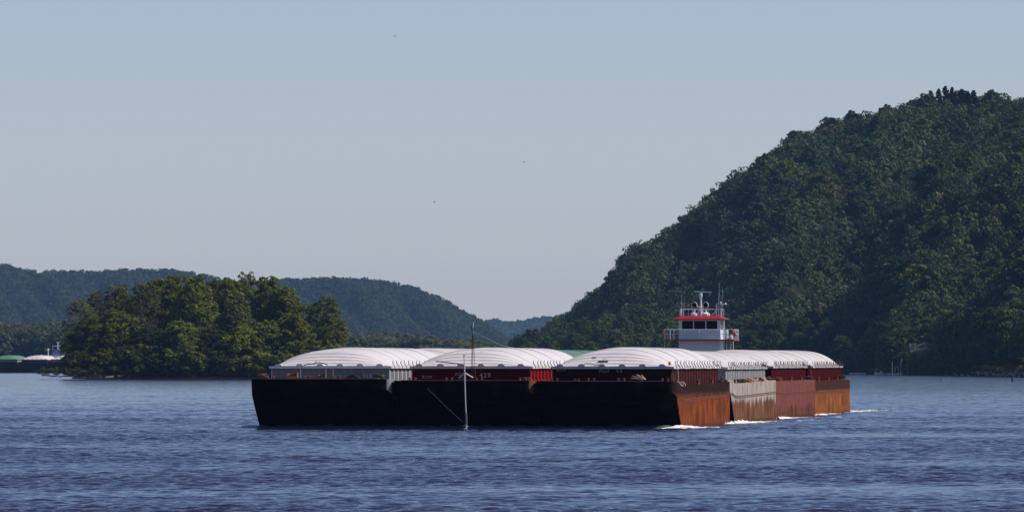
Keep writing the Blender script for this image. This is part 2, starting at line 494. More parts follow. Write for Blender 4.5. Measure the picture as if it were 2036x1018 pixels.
def river():
    rng = np.random.default_rng(5)
    kz = lambda Z: .0004 * np.clip(Z / 700.0, 1, 3.0) ** .9
    Zs = [240.0]
    while Zs[-1] < 6300: Zs.append(Zs[-1] * (1 + float(kz(Zs[-1]))))
    Zs = np.array(Zs)
    nx = 600
    hw = lambda Z: .068 * Z + 24
    ux = np.linspace(-1, 1, nx)
    Zg, Ug = np.meshgrid(Zs, ux, indexing='ij')
    X = Ug * hw(Zg); Y = Zg.copy()
    sp = np.maximum(Zg * kz(Zg), 2 * hw(Zg) / nx)
    h = np.zeros_like(X)
    # slow patches of rougher and smoother water
    mod = np.zeros_like(X)
    for i in range(12):
        lam = rng.uniform(10, 80); a = rng.uniform(0, math.pi * 2); ph = rng.uniform(0, 6.28)
        mod += np.sin((X * math.cos(a) * .55 + Y * math.sin(a)) * 2 * math.pi / lam + ph)
    mod = np.clip(.92 + .22 * mod / 2.2, .3, 1.5)
    N = 54
    lams = np.exp(np.linspace(math.log(.42), math.log(6), N))
    for lam in lams:
        a = math.radians(rng.normal(-96, 34)); ph = rng.uniform(0, 6.28)
        amp = .045 * lam / (2 * math.pi) * (1.0 if lam < 1.3 else (1.3 / lam) ** 1.5)
        w = np.clip((lam / sp - 1.9) / 1.6, 0, 1)
        arg = (X * math.cos(a) + Y * math.sin(a)) * 2 * math.pi / lam + ph + 1.3 * np.sin(X / (lam * 2.3) + ph) + 1.1 * np.sin(Y / (lam * 3.1) - ph)
        s_ = np.sin(arg)
        h += amp * w * (s_ + .25 * np.cos(2 * arg)) * (mod if lam < 5 else 1)
    V = np.stack([X, Y, h], -1).reshape(-1, 3)
    n, m = X.shape
    i, j = np.meshgrid(np.arange(n - 1), np.arange(m - 1), indexing='ij')
    a = i * m + j
    Fq = np.stack([a, a + 1, a + m + 1, a + m], -1).reshape(-1, 4)
    # skirts of flat water all round
    b = len(V)
    zf = -.04
    A0 = (-hw(240), 240); A1 = (hw(240), 240); A2 = (hw(Zs[-1]), Zs[-1]); A3 = (-hw(Zs[-1]), Zs[-1])
    O = [(-9000, -300), (9000, -300), (9000, Zs[-1]), (-9000, Zs[-1])]
    V = np.concatenate([V, np.array([(*p, zf) for p in (A0, A1, A2, A3)] + [(*p, zf) for p in O], dtype=float)])
    sk = np.array([(b + 4, b + 5, b + 1, b), (b + 5, b + 6, b + 2, b + 1), (b + 7, b + 4, b, b + 3)])
    Fq = np.concatenate([Fq, sk])
    me = np_mesh('river_water', V, Fq, M['water'], True)
    tag(link('river_water', me), kind='structure')
river()

# ------------------------------------------------------------------ barges
BL, BW = 59.2, 10.72
HW = BW / 2
def smoothed(x): x = max(0, min(1, x)); return x * x * (3 - 2 * x)

def hull_mesh(td, sheer, trim, rake=True):
    m = MB()
    ys = [0, .04, .12, .25, .42, .62, .85, 1.1, 1.6, 2.4, 3.2, 4.0, 5.0, 6.0, 7.0, 8.0, 10] + list(np.linspace(14, 58.6, 12)) + [58.9, 59.1, 59.2]
    R = .75 if rake else .18
    def top(y): return td + trim * (y / BL - .12) + sheer * (1 - smoothed(y / 7.5))
    def bot(y):
        if not rake: return -.75
        hl = top(0) - .85
        if y <= 0: return hl
        u = min(1, max(0, y - .15) / 7.4)
        return hl + (-.75 - hl) * (u ** .92)
    def wid(y):
        w = HW
        if y < R: w = HW - R + math.sqrt(max(0, R * R - (R - y) ** 2))
        e = BL - y
        if e < .3: w = HW - .3 + math.sqrt(max(0, .09 - (.3 - e) ** 2))
        return w
    vs, fs = [], []
    for y in ys:
        w, t_, b_ = wid(y), top(y), bot(y)
        gun = .10
        vs += [(-w, y, t_), (w, y, t_), (w, y, b_), (-w * .995, y, b_)]
    n = len(ys)
    for i in range(n - 1):
        a, c = i * 4, (i + 1) * 4
        for k in range(4):
            k2 = (k + 1) % 4
            fs.append((a + k, a + k2, c + k2, c + k))
    fs.append((0, 1, 2, 3)); fs.append(tuple((n - 1) * 4 + k for k in (3, 2, 1, 0)))
    m.add(vs, fs)
    return m, top, wid

def cover_section(y0, y1, rise, zb, front=False, back=False, half=4.72, nu=28, rise2=None):
    """one arched lift cover; the first has a hipped, corrugated end"""
    m = MB()
    inner = half - .42
    prof = [(-half, -.16), (-half, 0.0), (-inner - .12, .03)]
    for i in range(nu + 1):
        u = -1 + 2 * i / nu
        prof.append((u * inner, None))
    prof += [(inner + .12, .03), (half, 0.0), (half, -.16)]
    if front: ys = [y0 + 2.1 * i / 80 for i in range(81)] + [y0 + 2.1 + (y1 - y0 - 2.1) * i / 4 for i in range(1, 5)]
    else: ys = [y0, y0 + .12, y0 + .2] + [y0 + .2 + (y1 - y0 - .2) * i / 4 for i in range(1, 5)]
    vs, fs = [], []
    for y in ys:
        g = 1.0
        if front:
            t = (y - y0 - .22) / 1.75
            if t <= 0: g = 0
            elif t >= 1: g = 1
            else:
                k5 = t * 4.5; fl = math.floor(k5); fr = k5 - fl
                loc = fr / .86 * .44 if fr < .86 else .44 + (fr - .86) / .14 * .56
                g = ((fl + loc) / 4.5)
                g = g * (1.12 - .12 * g) if g < 1 else 1
                g = min(1, g)
        if not front:
            q = (y - y0)
            g = 1.0 + (.008 if q < .18 else 0)
        if back:
            t = (y1 - y) / 3.2
            g *= min(1, max(0, t)) ** .6
        ring = []
        for x, dz in prof:
            if dz is None:
                u = abs(x) / inner
                a = max(0, 1 - u ** 2.8)
                ring.append((x, y, zb + .04 + (rise + ((rise2 or rise) - rise) * (y - y0) / (y1 - y0)) * a * g))
            else: ring.append((x, y, zb + dz))
        vs += ring
    k = len(prof)
    for i in range(len(ys) - 1):
        for j in range(k - 1):
            a = i * k + j
            fs.append((a, a + 1, a + k + 1, a + k))
    fs.append(tuple(range(k))); fs.append(tuple((len(ys) - 1) * k + j for j in range(k))[::-1])
    m.add(vs, fs)
    return m

def hook_mesh():
    m = MB()
    pts = [(0, 0, -.30), (.10, 0, -.26), (.13, 0, -.12), (.05, .03, .02), (-.06, .06, .16), (-.06, .10, .30), (.0, .12, .40)]
    m.tube(pts, .034, 5)
    o = m.build('hook', M['dkwire'])
    me = o.data
    bpy.data.objects.remove(o)
    return me
HOOK = hook_mesh()

def bollard(m, x, y, z, s=1.0):
    m.lathe([(.16 * s, 0), (.13 * s, .05 * s), (.11 * s, .3 * s), (.17 * s, .36 * s), (.17 * s, .42 * s), (.06 * s, .45 * s)], (x, y, z), 10)

def text_part(parent, txt, size, loc, mat, name='lettering', sp=1.15):
    cu = bpy.data.curves.new(name, 'FONT'); cu.body = txt; cu.size = size; cu.extrude = .004; cu.space_character = sp; cu.offset = .006
    tmp = bpy.data.objects.new('tmp', cu); COL.objects.link(tmp)
    dg = bpy.context.evaluated_depsgraph_get()
    me = bpy.data.meshes.new_from_object(tmp.evaluated_get(dg))
    bpy.data.objects.remove(tmp)
    me.materials.clear()
    o = link(name, me, mat, parent)
    o.location = loc; o.rotation_euler = (math.radians(90), 0, 0)
    return o

def make_barge(lx, ly, label, hull, coam, cover, td=3.3, sheer=.35, trim=.15, rake=True, rise=1.42, hooks='R', zc=None, knobs=False,
               post=False, ribstep=2.05, seed=1, fancy=True, group=None, ncov=9):
    rnd = random.Random(seed)
    loc = tow(lx, ly)
    root = empty('cargo_barge', loc, -TH)
    tag(root, label, 'barge', group or 'cargo barges lashed together in the near tow')
    hm, top, wid = hull_mesh(td, sheer, trim, rake)
    h = hm.build('hull', hull, root, smooth=28)
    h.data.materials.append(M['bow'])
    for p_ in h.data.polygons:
        if (p_.normal.y < -.88 or p_.normal.z < -.2 or (p_.normal.x < -.1 and p_.center.y < 3)) and p_.center.y < 20: p_.material_index = 1  # shade put into the colour of faces turned forward
    # guard strips along the sides (a fine dark double seam)
    for s in (-1, 1):
        gm = MB()
        yy = [1.6] + list(np.linspace(5, 58.6, 16))
        pts_o = []
        for y in yy:
            z = top(y) - 1.0
            pts_o.append((y, z))
        for (ya, za), (yb, zb_) in zip(pts_o[:-1], pts_o[1:]):
            for dz in (0, -.13):
                x0, x1 = s * (HW - .01), s * (HW + .035)
                gm.add([(x0, ya, za + dz), (x1, ya, za + dz), (x1, ya, za + dz - .05), (x0, ya, za + dz - .05),
                        (x0, yb, zb_ + dz), (x1, yb, zb_ + dz), (x1, yb, zb_ + dz - .05), (x0, yb, zb_ + dz - .05)],
                       [(0, 1, 2, 3), (7, 6, 5, 4), (0, 4, 5, 1), (1, 5, 6, 2), (2, 6, 7, 3), (3, 7, 4, 0)])
        gm.build('guard_rail', M['rustm'], root)
    # deck edge lip
    lm = MB()
    lm.box(-HW + 1.0, HW - 1.0, .02, .16, top(0) - .03, top(0) + .055)
    lm.build('deck_edge', M['rustb'], root)
    # coaming walls with stiffener plates in the same mesh
    zc = zc or 4.58
    y0, y1 = 6.7, 57.4
    cw = 4.50
    zd = td - .25
    cm = MB()
    cm.box(-cw, cw, y0, y1, zd, zc)
    cm.box(-cw - .10, cw + .10, y0 - .10, y1 + .10, zc + .002, zc + .09)
    rbm = MB()
    y = y0 + .15
    while y < y1:
        for s in (-1, 1):
            rbm.tube([(s * cw, y, zd), (s * (cw + .02), y, zd + .5), (s * cw, y, zc - .01)], .085, 8)
            if knobs:
                rbm.lathe([(.02, -.10), (.10, -.05), (.12, 0), (.10, .05), (.02, .10)], (s * (cw + .10), y, zd + .55), 8)
        y += ribstep
    if post:
        for px_ in (-2.3, -.35, .2):
            rbm.box(px_ - .035, px_ + .035, y0 - .09, y0 - .002, zd, zc - .01)
    nf = len(cm.f)
    cm.add(rbm.v, rbm.f)
    cob = cm.build('coaming', coam[0], root)
    cob.data.materials.append(coam[1])  # walls carry the shaded tone, ribs the sunlit one
    mi = np.zeros(len(cob.data.polygons), np.int32); mi[nf:] = 1
    cob.data.polygons.foreach_set('material_index', mi)
    # covers
    ya = y0 - .25; total = y1 + .25 - ya
    st = total / ncov
    for i in range(ncov):
        a = ya + st * i; b = a + st - .015
        zb = zc + .10 + (.015 if i % 2 else 0) + rnd.uniform(-.008, .008)
        drop = lambda q: {0: .40, 1: .20, 2: .08}.get(q, 0)
        jt = rnd.uniform(-.012, .012)
        sec = cover_section(a, b, rise - drop(i) + jt, zb, front=(i == 0), rise2=rise - drop(i + 1) + jt)
        sec.build('cover', cover, root, smooth=(66 if i == 0 else 38))
    # blocks on the front flange of the first cover
    for q in (-4.0, -2.35, -.8, .75, 2.3, 3.8):
        bm_ = MB()
        pr = [(-.28, 0), (-.22, .13), (-.08, .19), (.12, .19), (.24, .11), (.32, 0)]
        vs = [(q + a, ya - .16, zc + .11 + b) for a, b in pr] + [(q + a, ya + .30, zc + .11 + b) for a, b in pr]
        n_ = len(pr)
        bm_.add(vs, [tuple(range(n_)), tuple(range(2 * n_ - 1, n_ - 1, -1))] + [(i, (i + 1) % n_, (i + 1) % n_ + n_, i + n_) for i in range(n_)])
        bm_.build('cover_block', cover, root)
    # hooks along the cover edge
    if hooks:
        y = y0 + .6
        while y < y1 - .3:
            o = link('hook', HOOK, None, root)
            o.location = (4.76, y, zc + .17); o.rotation_euler = (0, rnd.uniform(-.2, .2), rnd.uniform(-.4, .4))
            y += ribstep + (0 if fancy else 1)
    # deck fittings
    for (bx, by) in ((-4.2, 1.5), (4.2, 1.5), (0.9, 1.2), (-1.4, 1.4), (4.82, 30.5), (4.82, 46), (4.82, 14.0), (4.82, 57.9), (-4.6, 57.9)):
        b = MB()
        z = top(by) - .01
        bollard(b, bx, by, z, .8 if by > 10 else .62)
        if by < 10: bollard(b, bx + .42, by, z, .62); b.box(bx - .15, bx + .57, by - .14, by + .14, z - .02, z + .05)
        b.build('bollard', M['rustm'], root, smooth=40)
    return root, top, zc, y0

def rope_coil(name, c, r, n, mat, seed, tall=.3, rad=.03):
    rnd = random.Random(seed); m = MB()
    for k in range(n):
        pts = []
        a0 = rnd.uniform(0, 6.28); rr = r * rnd.uniform(.5, 1.1); ox, oy = rnd.uniform(-.25, .25) * r, rnd.uniform(-.25, .25) * r
        for i in range(15):
            a = a0 + i / 14 * 2 * math.pi * .93
            pts.append((ox + math.cos(a) * rr * 1.25, oy + math.sin(a) * rr * .5, rad + tall * (.5 + .5 * math.sin(a * 1.5 + k)) * rnd.uniform(.6, 1.0)))
        m.tube(pts, rad, 5)
    return m.build(name, mat, None, loc=c)

H1 = hull_mat('hull_orange_rust', (.05, .022, .016), (.25, .060, .014), 2.25, .25, top=((.022, .010, .007), 2.15))
H2 = hull_mat('hull_chalky_grey', (.40, .355, .32), (.21, .09, .045), 1.75, .42)
H3 = hull_mat('hull_faded_red', (.20, .062, .054), (.17, .055, .035), 1.2, .75, scuff=.8)
H4 = hull_mat('hull_brown_over_orange', (.10, .045, .03), (.30, .10, .024), 2.1, .30, top=((.045, .020, .012), 1.85))
H5 = hull_mat('hull_white_patches', (.26, .27, .30), (.22, .10, .06), 2.3, .55)
H6 = hull_mat('hull_plain_rust', (.16, .08, .055), (.30, .12, .06), 2.0, .4)
C_GREY = (coam_mat('grey_coaming_shade_tone', (.16, .165, .17)), coam_mat('pale_post_and_lit_rib', (.52, .54, .54), .3))  # per pair: wall colour darkened as if shaded, rib colour lifted as if sunlit
C_GREY2 = (coam_mat('mid_grey_coaming_shade_tone', (.20, .21, .22)), coam_mat('mid_grey_rib_lit_tone', (.34, .36, .37), .4))
C_RED = (coam_mat('red_coaming_shade_tone', (.055, .003, .004)), coam_mat('red_rib_lit_tone', (.55, .012, .015), .2))
C_MAROON = (coam_mat('maroon_coaming_shade_tone', (.028, .005, .004)), coam_mat('maroon_rib_lit_tone', (.12, .020, .015), .5))
C_MAROON2 = (coam_mat('dark_red_coaming_shade_tone', (.028, .003, .003)), coam_mat('dark_red_rib_lit_tone', (.10, .007, .006), .4))
CW1, CW2, CG = M['cov_white'], M['cov_white2'], M['cov_green']
P = 10.82
LROW = 59.35
# front row
b_l = make_barge(-P, .05, 'front left barge with grey coaming marked 113 and white cover', H5, C_GREY, CW1, td=3.35, sheer=.42, trim=.0, zc=4.62, post=True, ribstep=2.9, seed=2)
b_m = make_barge(0, .12, 'front middle barge with bright red coaming marked 429 and jackstaff on its bow', H6, C_RED, CW1, td=3.31, sheer=.34, trim=.0, zc=4.62, knobs=True, ribstep=2.9, seed=3)
b_r = make_barge(P, 0, 'front right barge with dark maroon coaming marked 55 over a bright orange rust side', H1, C_MAROON, CW1, td=3.20, sheer=.42, trim=.28, zc=4.60, ribstep=2.9, seed=4, rise=1.46)
# second row
s_l = make_barge(-P, LROW, 'second barge of the left file, only its white cover in view', H6, C_GREY, CW2, seed=5, rise=1.5)
s_m = make_barge(0, LROW, 'barge with a green cover showing between the white covers', H6, C_MAROON, CG, seed=6, rise=1.36)
s_r = make_barge(P, LROW, 'second barge of the right file with chalky grey side and grey ribbed coaming', H2, C_GREY2, CW2, td=3.24, sheer=.42, trim=.26, seed=7, rise=1.34, zc=4.52)
# third row
t_l = make_barge(-P, 2 * LROW, 'third barge of the left file behind the white covers', H6, C_MAROON, CW2, seed=8, rise=1.3)
t_m = make_barge(0, 2 * LROW, 'third barge of the middle file, white cover beyond the green one', H6, C_MAROON, CW2, seed=9, rise=1.35)
t_r = make_barge(P, 2 * LROW, 'third barge of the right file with faded pinkish red side', H3, C_MAROON2, CW2, td=3.35, sheer=.05, trim=.05, rake=False, seed=10, rise=1.45)
# fourth row
f_l = make_barge(-P, 3 * LROW, 'last barge of the left file, hidden behind the white covers', H6, C_MAROON, CW2, seed=11, rise=1.3)
f_m = make_barge(0, 3 * LROW, 'last barge of the middle file just ahead of the towboat', H6, C_MAROON, CW2, seed=12, rise=1.3)
f_r = make_barge(P, 3 * LROW, 'last barge of the right file, brown over orange side at the stern of the tow', H4, C_MAROON2, CW2, td=3.28, sheer=0, trim=.0, rake=False, seed=13, rise=1.5)

# writing on the front coamings
for (br, words) in ((b_l, (('AGS', 1.0, .12, .42, 'mark_d', 1.1), ('113', 2.45, .12, .42, 'mark_g', 1.15))),
                    (b_m, (('AGS', -1.3, .28, .34, 'mark_d', 1.2), ('429', .62, .16, .46, 'mark_w', 1.35), ('BOW', -3.8, .08, .30, 'mark_d', 1.2))),
                    (b_r, (('AGS', -1.05, .55, .42, 'mark_d', 1.05), ('55', .25, .55, .46, 'mark_d', 1.2), ('BOW', -4.3, .62, .28, 'mark_d', 1.2)))):
    root, top, zc, y0 = br
    co_ = [c for c in root.children if c.name.startswith('coaming')][0]
    for (w_, lx, dz, size, mt, sp_) in words:
        text_part(co_, w_, size, (lx, y0 - .006, zc - 1.0 + dz + .12), M[mt], sp=sp_)

# loose gear on the decks and covers -------------------------------------------------
def T(lx, ly, z): return tow(lx, ly, z)
# right front barge gear
zt_r = 4.60 + .10
def gear_box():
    root = empty('deck_winch', T(P - .75, 7.25, zt_r + .12), -TH)
    tag(root, 'small dark machine with a carrying handle on the front right white cover', 'machine'); root.scale = (.68, .68, .85)
    m = MB(); m.box(-.50, .50, -.2, .2, 0, .34); m.box(-.54, .54, -.24, .24, .34, .40)
    m.lathe([(.09, -.27), (.12, -.24), (.12, -.201)], (-.26, 0, .18), 10, 'y')
    m.build('body', M['box'], root)
    m = MB(); m.tube([(-.1, 0, .40), (-.08, 0, .56), (.05, 0, .60), (.3, 0, .56), (.34, 0, .40)], .025, 5); m.build('handle', M['dkwire'], root)
    m = MB(); m.box(-.06, .30, -.215, -.203, .10, .26); m.build('nameplate', M['steel'], root)
gear_box()
m = MB(); m.box(-.15, .15, -.02, .02, 0, .15)
o = m.build('hatch_plate', M['brown'], None, loc=T(P - 1.5, 7.75, zt_r + .62)); o.rotation_euler = (-.7, 0, -TH)
tag(o, 'small brown plate on the sloping end of the front right cover', 'plate')
def wire(name, pts, r, mat, label, cat):
    m = MB(); m.tube([Vector(p) - Vector(pts[0]) for p in pts], r, 5)
    return tag(m.build(name, mat, None, loc=pts[0]), label, cat)
wire('loose_wire', [T(P - 2.45, 6.5, zt_r + .15), T(P - 2.2, 6.55, zt_r + .16), T(P - 2.0, 6.6, zt_r + .26), T(P - 1.7, 6.6, zt_r + .24), T(P - 1.3, 6.7, zt_r + .12), T(P - .8, 6.8, zt_r + .14)], .028, M['dkwire'],
     'thin dark wire running to the small machine on the front right cover', 'wire')
wire('loose_wire', [T(-.0 - 2.7, 6.7, 5.12), T(-1.6, 6.55, 5.00), T(-.9, 6.45, 4.9), T(-.45, 6.4, 4.82)], .04, M['dkwire'],
     'dark bar lying aslant on the front middle white cover', 'wire')
wire('loose_wire', [T(-P - 2.1, 6.6, 4.78), T(-P - 1.8, 6.6, 4.88), T(-P - 1.2, 6.6, 4.92), T(-P - .9, 6.6, 5.02), T(-P - .5, 6.6, 4.96), T(-P - .2, 6.6, 4.82)], .035, M['dkwire'],
     'twisted black cable on the front left white cover', 'cable')
wire('loose_wire', [T(-P - 1.3, 6.6, 4.86), T(-P - 1.15, 6.6, 5.06), T(-P - 1.05, 6.58, 5.16)], .025, M['dkwire'],
     'short black wire end sticking up from the twisted cable on the left cover', 'wire')
def pile(name, lx, ly, z, label, mat, seed, r=.32, n=6, tall=.3, rad=.035):
    o = rope_coil(name, T(lx, ly, z), r, n, mat, seed, tall, rad); o.rotation_euler = (0, 0, -TH)
    return tag(o, label, 'rope')
# pale frayed rope heap on right front bow
m = MB(); rnd = random.Random(8)
for k in range(16):
    a = rnd.uniform(2.4, 3.0); L = rnd.uniform(.35, .8)
    p0 = Vector((rnd.uniform(-.1, .35), rnd.uniform(-.1, .1), .06)); pts = []
    for i in range(7):
        t = i / 6
        pts.append(p0 + Vector((-L * t, rnd.uniform(-.03, .03), .06 + .52 * t * (1 - .35 * t) * rnd.uniform(.9, 1.1) * (.35 + k / 18))))
    m.tube(pts, .030, 5, .018)
m.tube([(.05, 0, 0), (.10, 0, .28), (.06, 0, .5)], .05, 6, .02)
tag(m.build('mooring_rope', M['rope'], None, loc=T(P + 2.65, 1.2, 3.60), rz=-TH), 'heap of pale pink frayed rope on the bow of the front right barge', 'rope')
pile('rope_coil', P + 4.80, 11.0, 3.06, 'tangle of brown rope hanging at the forward side deck of the front right barge', M['rope'], 3, .34, 9, .5, .03)
m = MB(); m.tube([(0, 0, 0), (.03, .1, .6), (-.02, .2, 1.3), (0, .3, 1.75)], .03, 5)
tag(m.build('hanging_rope', M['rope'], None, loc=T(P + 4.72, 10.4, 3.1), rz=-TH), 'length of brown rope hanging from the cover edge of the front right barge', 'rope')
for i, (lx, ly, mt, w) in enumerate(((P + 4.8, LROW + 20, 'dkwire', 'black wire coil forward on the side deck of the grey barge'), (P + 4.85, LROW + 27, 'rustb', 'first orange rusty coil amidships on the side deck of the grey barge'),
                                  (P + 4.8, LROW + 35, 'rope', 'pale rope coil amidships on the side deck of the grey barge'), (P + 4.85, LROW + 41, 'rustb', 'orange rusty coil aft of the pale rope on the grey barge'),
                                  (P + 4.8, LROW + 47, 'rope', 'pale rope heap near the stern of the grey barge'), (P + 4.8, LROW + 54, 'rustm', 'brown coil at the stern corner of the grey barge'),
                                  (P + 4.8, 2 * LROW + 9, 'rustm', 'brown coil on the side deck of the faded red barge'), (P + 4.8, 3 * LROW - 4, 'dkwire', 'dark coil at the stern corner of the faded red barge'),
                                  (P + 4.8, 4 * LROW - 7, 'dkwire', 'dark coil at the stern corner of the last orange barge'), (P + 4.8, 57.2, 'dkwire', 'dark gear heaped at the stern corner of the front right barge'))):
    pile('rope_coil', lx, ly, 3.22 + (.12 if ly > 100 else .02), w, M[mt], 20 + i, .40, 7, .38, .045)
# left barge gear: black tyre, rusty box, bar
def tyre(loc, label):
    root = empty('tyre_fender', loc, -TH); tag(root, label, 'tyre')
    m = MB(); n = 20; k = 8; vs = []; fs = []
    for i in range(n):
        a = 2 * math.pi * i / n
        for j in range(k):
            b = 2 * math.pi * j / k
            r = .46 + .13 * math.cos(b)
            vs.append((r * math.cos(a) * 1.15, .11 * math.sin(b), r * math.sin(a) * .9))
    for i in range(n):
        for j in range(k):
            fs.append((i * k + j, ((i + 1) % n) * k + j, ((i + 1) % n) * k + (j + 1) % k, i * k + (j + 1) % k))
    m.add(vs, fs); m.build('tread', M['black'], root, smooth=60)
tyre(T(-P + 1.8, 6.4, 3.55), 'black tyre leaning on the grey coaming of the front left barge')
def ratchet(name, lx, ly, z, label, mat, s=1.0):
    root = empty(name, T(lx, ly, z), -TH); tag(root, label, 'winch')
    m = MB(); m.box(-.42 * s, .42 * s, -.16, .16, 0, .10); m.box(-.42 * s, -.34 * s, -.16, .16, .10, .34 * s); m.box(.30 * s, .42 * s, -.16, .16, .10, .42 * s); m.box(.1 * s, .42 * s, -.1, .1, .36 * s, .43 * s)
    m.build('frame', M[mat], root)
    m = MB(); m.lathe([(.11 * s, -.30 * s), (.14 * s, -.28 * s), (.09 * s, -.24 * s), (.09 * s, .22 * s), (.14 * s, .26 * s), (.11 * s, .28 * s)], (0, 0, .22 * s), 10, 'x'); m.build('drum', M['rustm'], root)
ratchet('hand_winch', -P - 2.3, 1.3, 3.86, 'orange rusty hand winch near the left end of the front left bow', 'rustb')
ratchet('hand_winch', -P - .1, 1.6, 3.86, 'low brown winch in the middle of the front left bow', 'rustm', .7)
ratchet('hand_winch', -.2, 1.7, 3.74, 'small rusty winch beside the pole on the front middle bow', 'rustm', .6)
ratchet('hand_winch', P - 2.3, 1.5, 3.60, 'small rusty winch left of centre on the front right bow', 'rustm', .5)
pile('rope_coil', -P - 4.6, 1.2, 3.88, 'dark rope lump at the far left corner of the front left bow', M['rustm'], 41, .30, 7, .25, .045)
pile('rope_coil', -P + 4.3, 1.2, 3.88, 'dark rope lump at the right corner of the front left bow', M['dkwire'], 42, .32, 8, .18, .045)
pile('rope_coil', 4.6, 3.0, 3.66, 'brown rope lump at the right corner of the front middle bow', M['rustm'], 43, .26, 6, .18, .04)
m = MB(); m.box(-.12, .12, -.12, .12, 0, .95); m.box(-.17, .17, -.17, .17, 0, .18)
m.tube([(0, 0, .95), (0, 0, 1.02)], .05, 6)
tag(m.build('corner_post', M['rustb'], None, loc=T(P + 4.6, 6.3, 3.16), rz=-TH), 'short orange rusty post at the corner of the maroon coaming', 'post')
m = MB(); m.lathe([(.06, 0), (.10, .05), (.10, .22), (.04, .3)], (0, 0, 0), 8)
tag(m.build('marker_lamp', M['rustb'], None, loc=T(P + 4.35, 6.8, zt_r + .1), rz=-TH), 'tiny orange marker lamp on the right corner of the front right cover', 'lamp')
m = MB(); m.box(-.14, .14, -.14, .14, 0, 1.5); m.box(-.2, .2, -.2, .2, .62, .76); m.box(-.2, .2, -.2, .2, 0, .1)
tag(m.build('corner_post', M['red'], None, loc=T(P + 4.78, 3 * LROW - .6, 3.30), rz=-TH), 'tall bright red post between the last two barges of the right file', 'post')

# jackstaff on the middle bow
def jackstaff():
    b = T(.62, 1.4, 3.62); root = empty('jackstaff', b, -TH)
    tag(root, 'tall thin jackstaff with a pennant, standing on the front middle bow', 'mast')
    m = MB(); m.tube([(0, 0, 0), (.01, 0, 2.2), (.03, 0, 4.98)], .030, 6, .024); m.build('pole', M['dkwire'], root)
    m = MB(); m.tube([(-.14, 0, 0), (-.02, 0, 3.5)], .020, 5); m.tube([(.22, 0, 0), (.04, 0, 3.5)], .020, 5); m.tube([(-.14, 0, 1.05), (.15, 0, 1.05)], .02, 5); m.build('brace', M['rustm'], root)
    m = MB(); m.tube([(-.02, 0, 3.75), (-.07, -.02, 3.86), (-.07, -.02, 4.0), (-.01, 0, 4.15), (.03, 0, 4.5)], .045, 6, .03); m.build('pennant', M['black'], root)
    m = MB(); m.add([(.0, -.05, 3.9), (.06, -.05, 3.86), (.13, -.04, 3.68), (.03, -.05, 3.60), (0, -.02, 3.9), (.06, -.02, 3.86), (.13, -.01, 3.68), (.03, -.02, 3.60)], [(0, 1, 2, 3), (4, 7, 6, 5), (0, 4, 5, 1), (1, 5, 6, 2), (2, 6, 7, 3), (3, 7, 4, 0)])
    m.tube([(.02, -.04, 4.0), (.05, -.03, 4.45)], .035, 6); m.build('lamp', M['white'], root)
    m = MB(); m.tube([(.05, 0, 3.72), (1.15, 9.8, 2.75), (2.1, 18, 2.38)], .009, 4); m.build('guy_wire', M['steel'], root)
jackstaff()
# sounding pole standing in the water ahead of the bow
def sounding_pole():
    b = T(.34, -.9, 0); root = empty('sounding_pole', b, -TH)
    tag(root, 'pale pole hanging into the water ahead of the middle bow, held by a bracket', 'pole')
    m = MB(); m.tube([(.03, 0, -.35), (0, 0, .9), (-.08, 0, 3.2), (-.14, 0, 5.52)], .042, 8); m.build('shaft', M['white2'], root, smooth=60)
    m = MB(); m.tube([(.03, 0, .35), (.0, 0, 1.25)], .085, 8); m.build('sleeve', M['box'], root)
    m = MB(); m.tube([(-.08, 0, 4.22), (-.62, 1.0, 3.88)], .05, 6); m.tube([(-.08, 0, 4.22), (.42, 1.0, 3.88)], .05, 6); m.build('bracket', M['white2'], root)
    m = MB(); m.tube([(-.14, 0, 5.50), (-.14, 0, 5.60)], .075, 8); m.build('cap', M['steel'], root)
    m = MB(); m.tube([(.03, 0, .02), (.035, -.02, .34)], .07, 6, .03); m.tube([(.03, -.02, .22), (.20, -.02, .20)], .025, 5); m.tube([(.03, -.02, .22), (-.2, -.02, .28)], .025, 5); m.build('foot', M['white'], root)
    m = MB(); m.tube([(-3.75, 1.3, 3.75), (-1.8, .5, 1.92), (.02, -.02, .28)], .015, 5); m.build('stay_wire', M['box'], root)
sounding_pole()

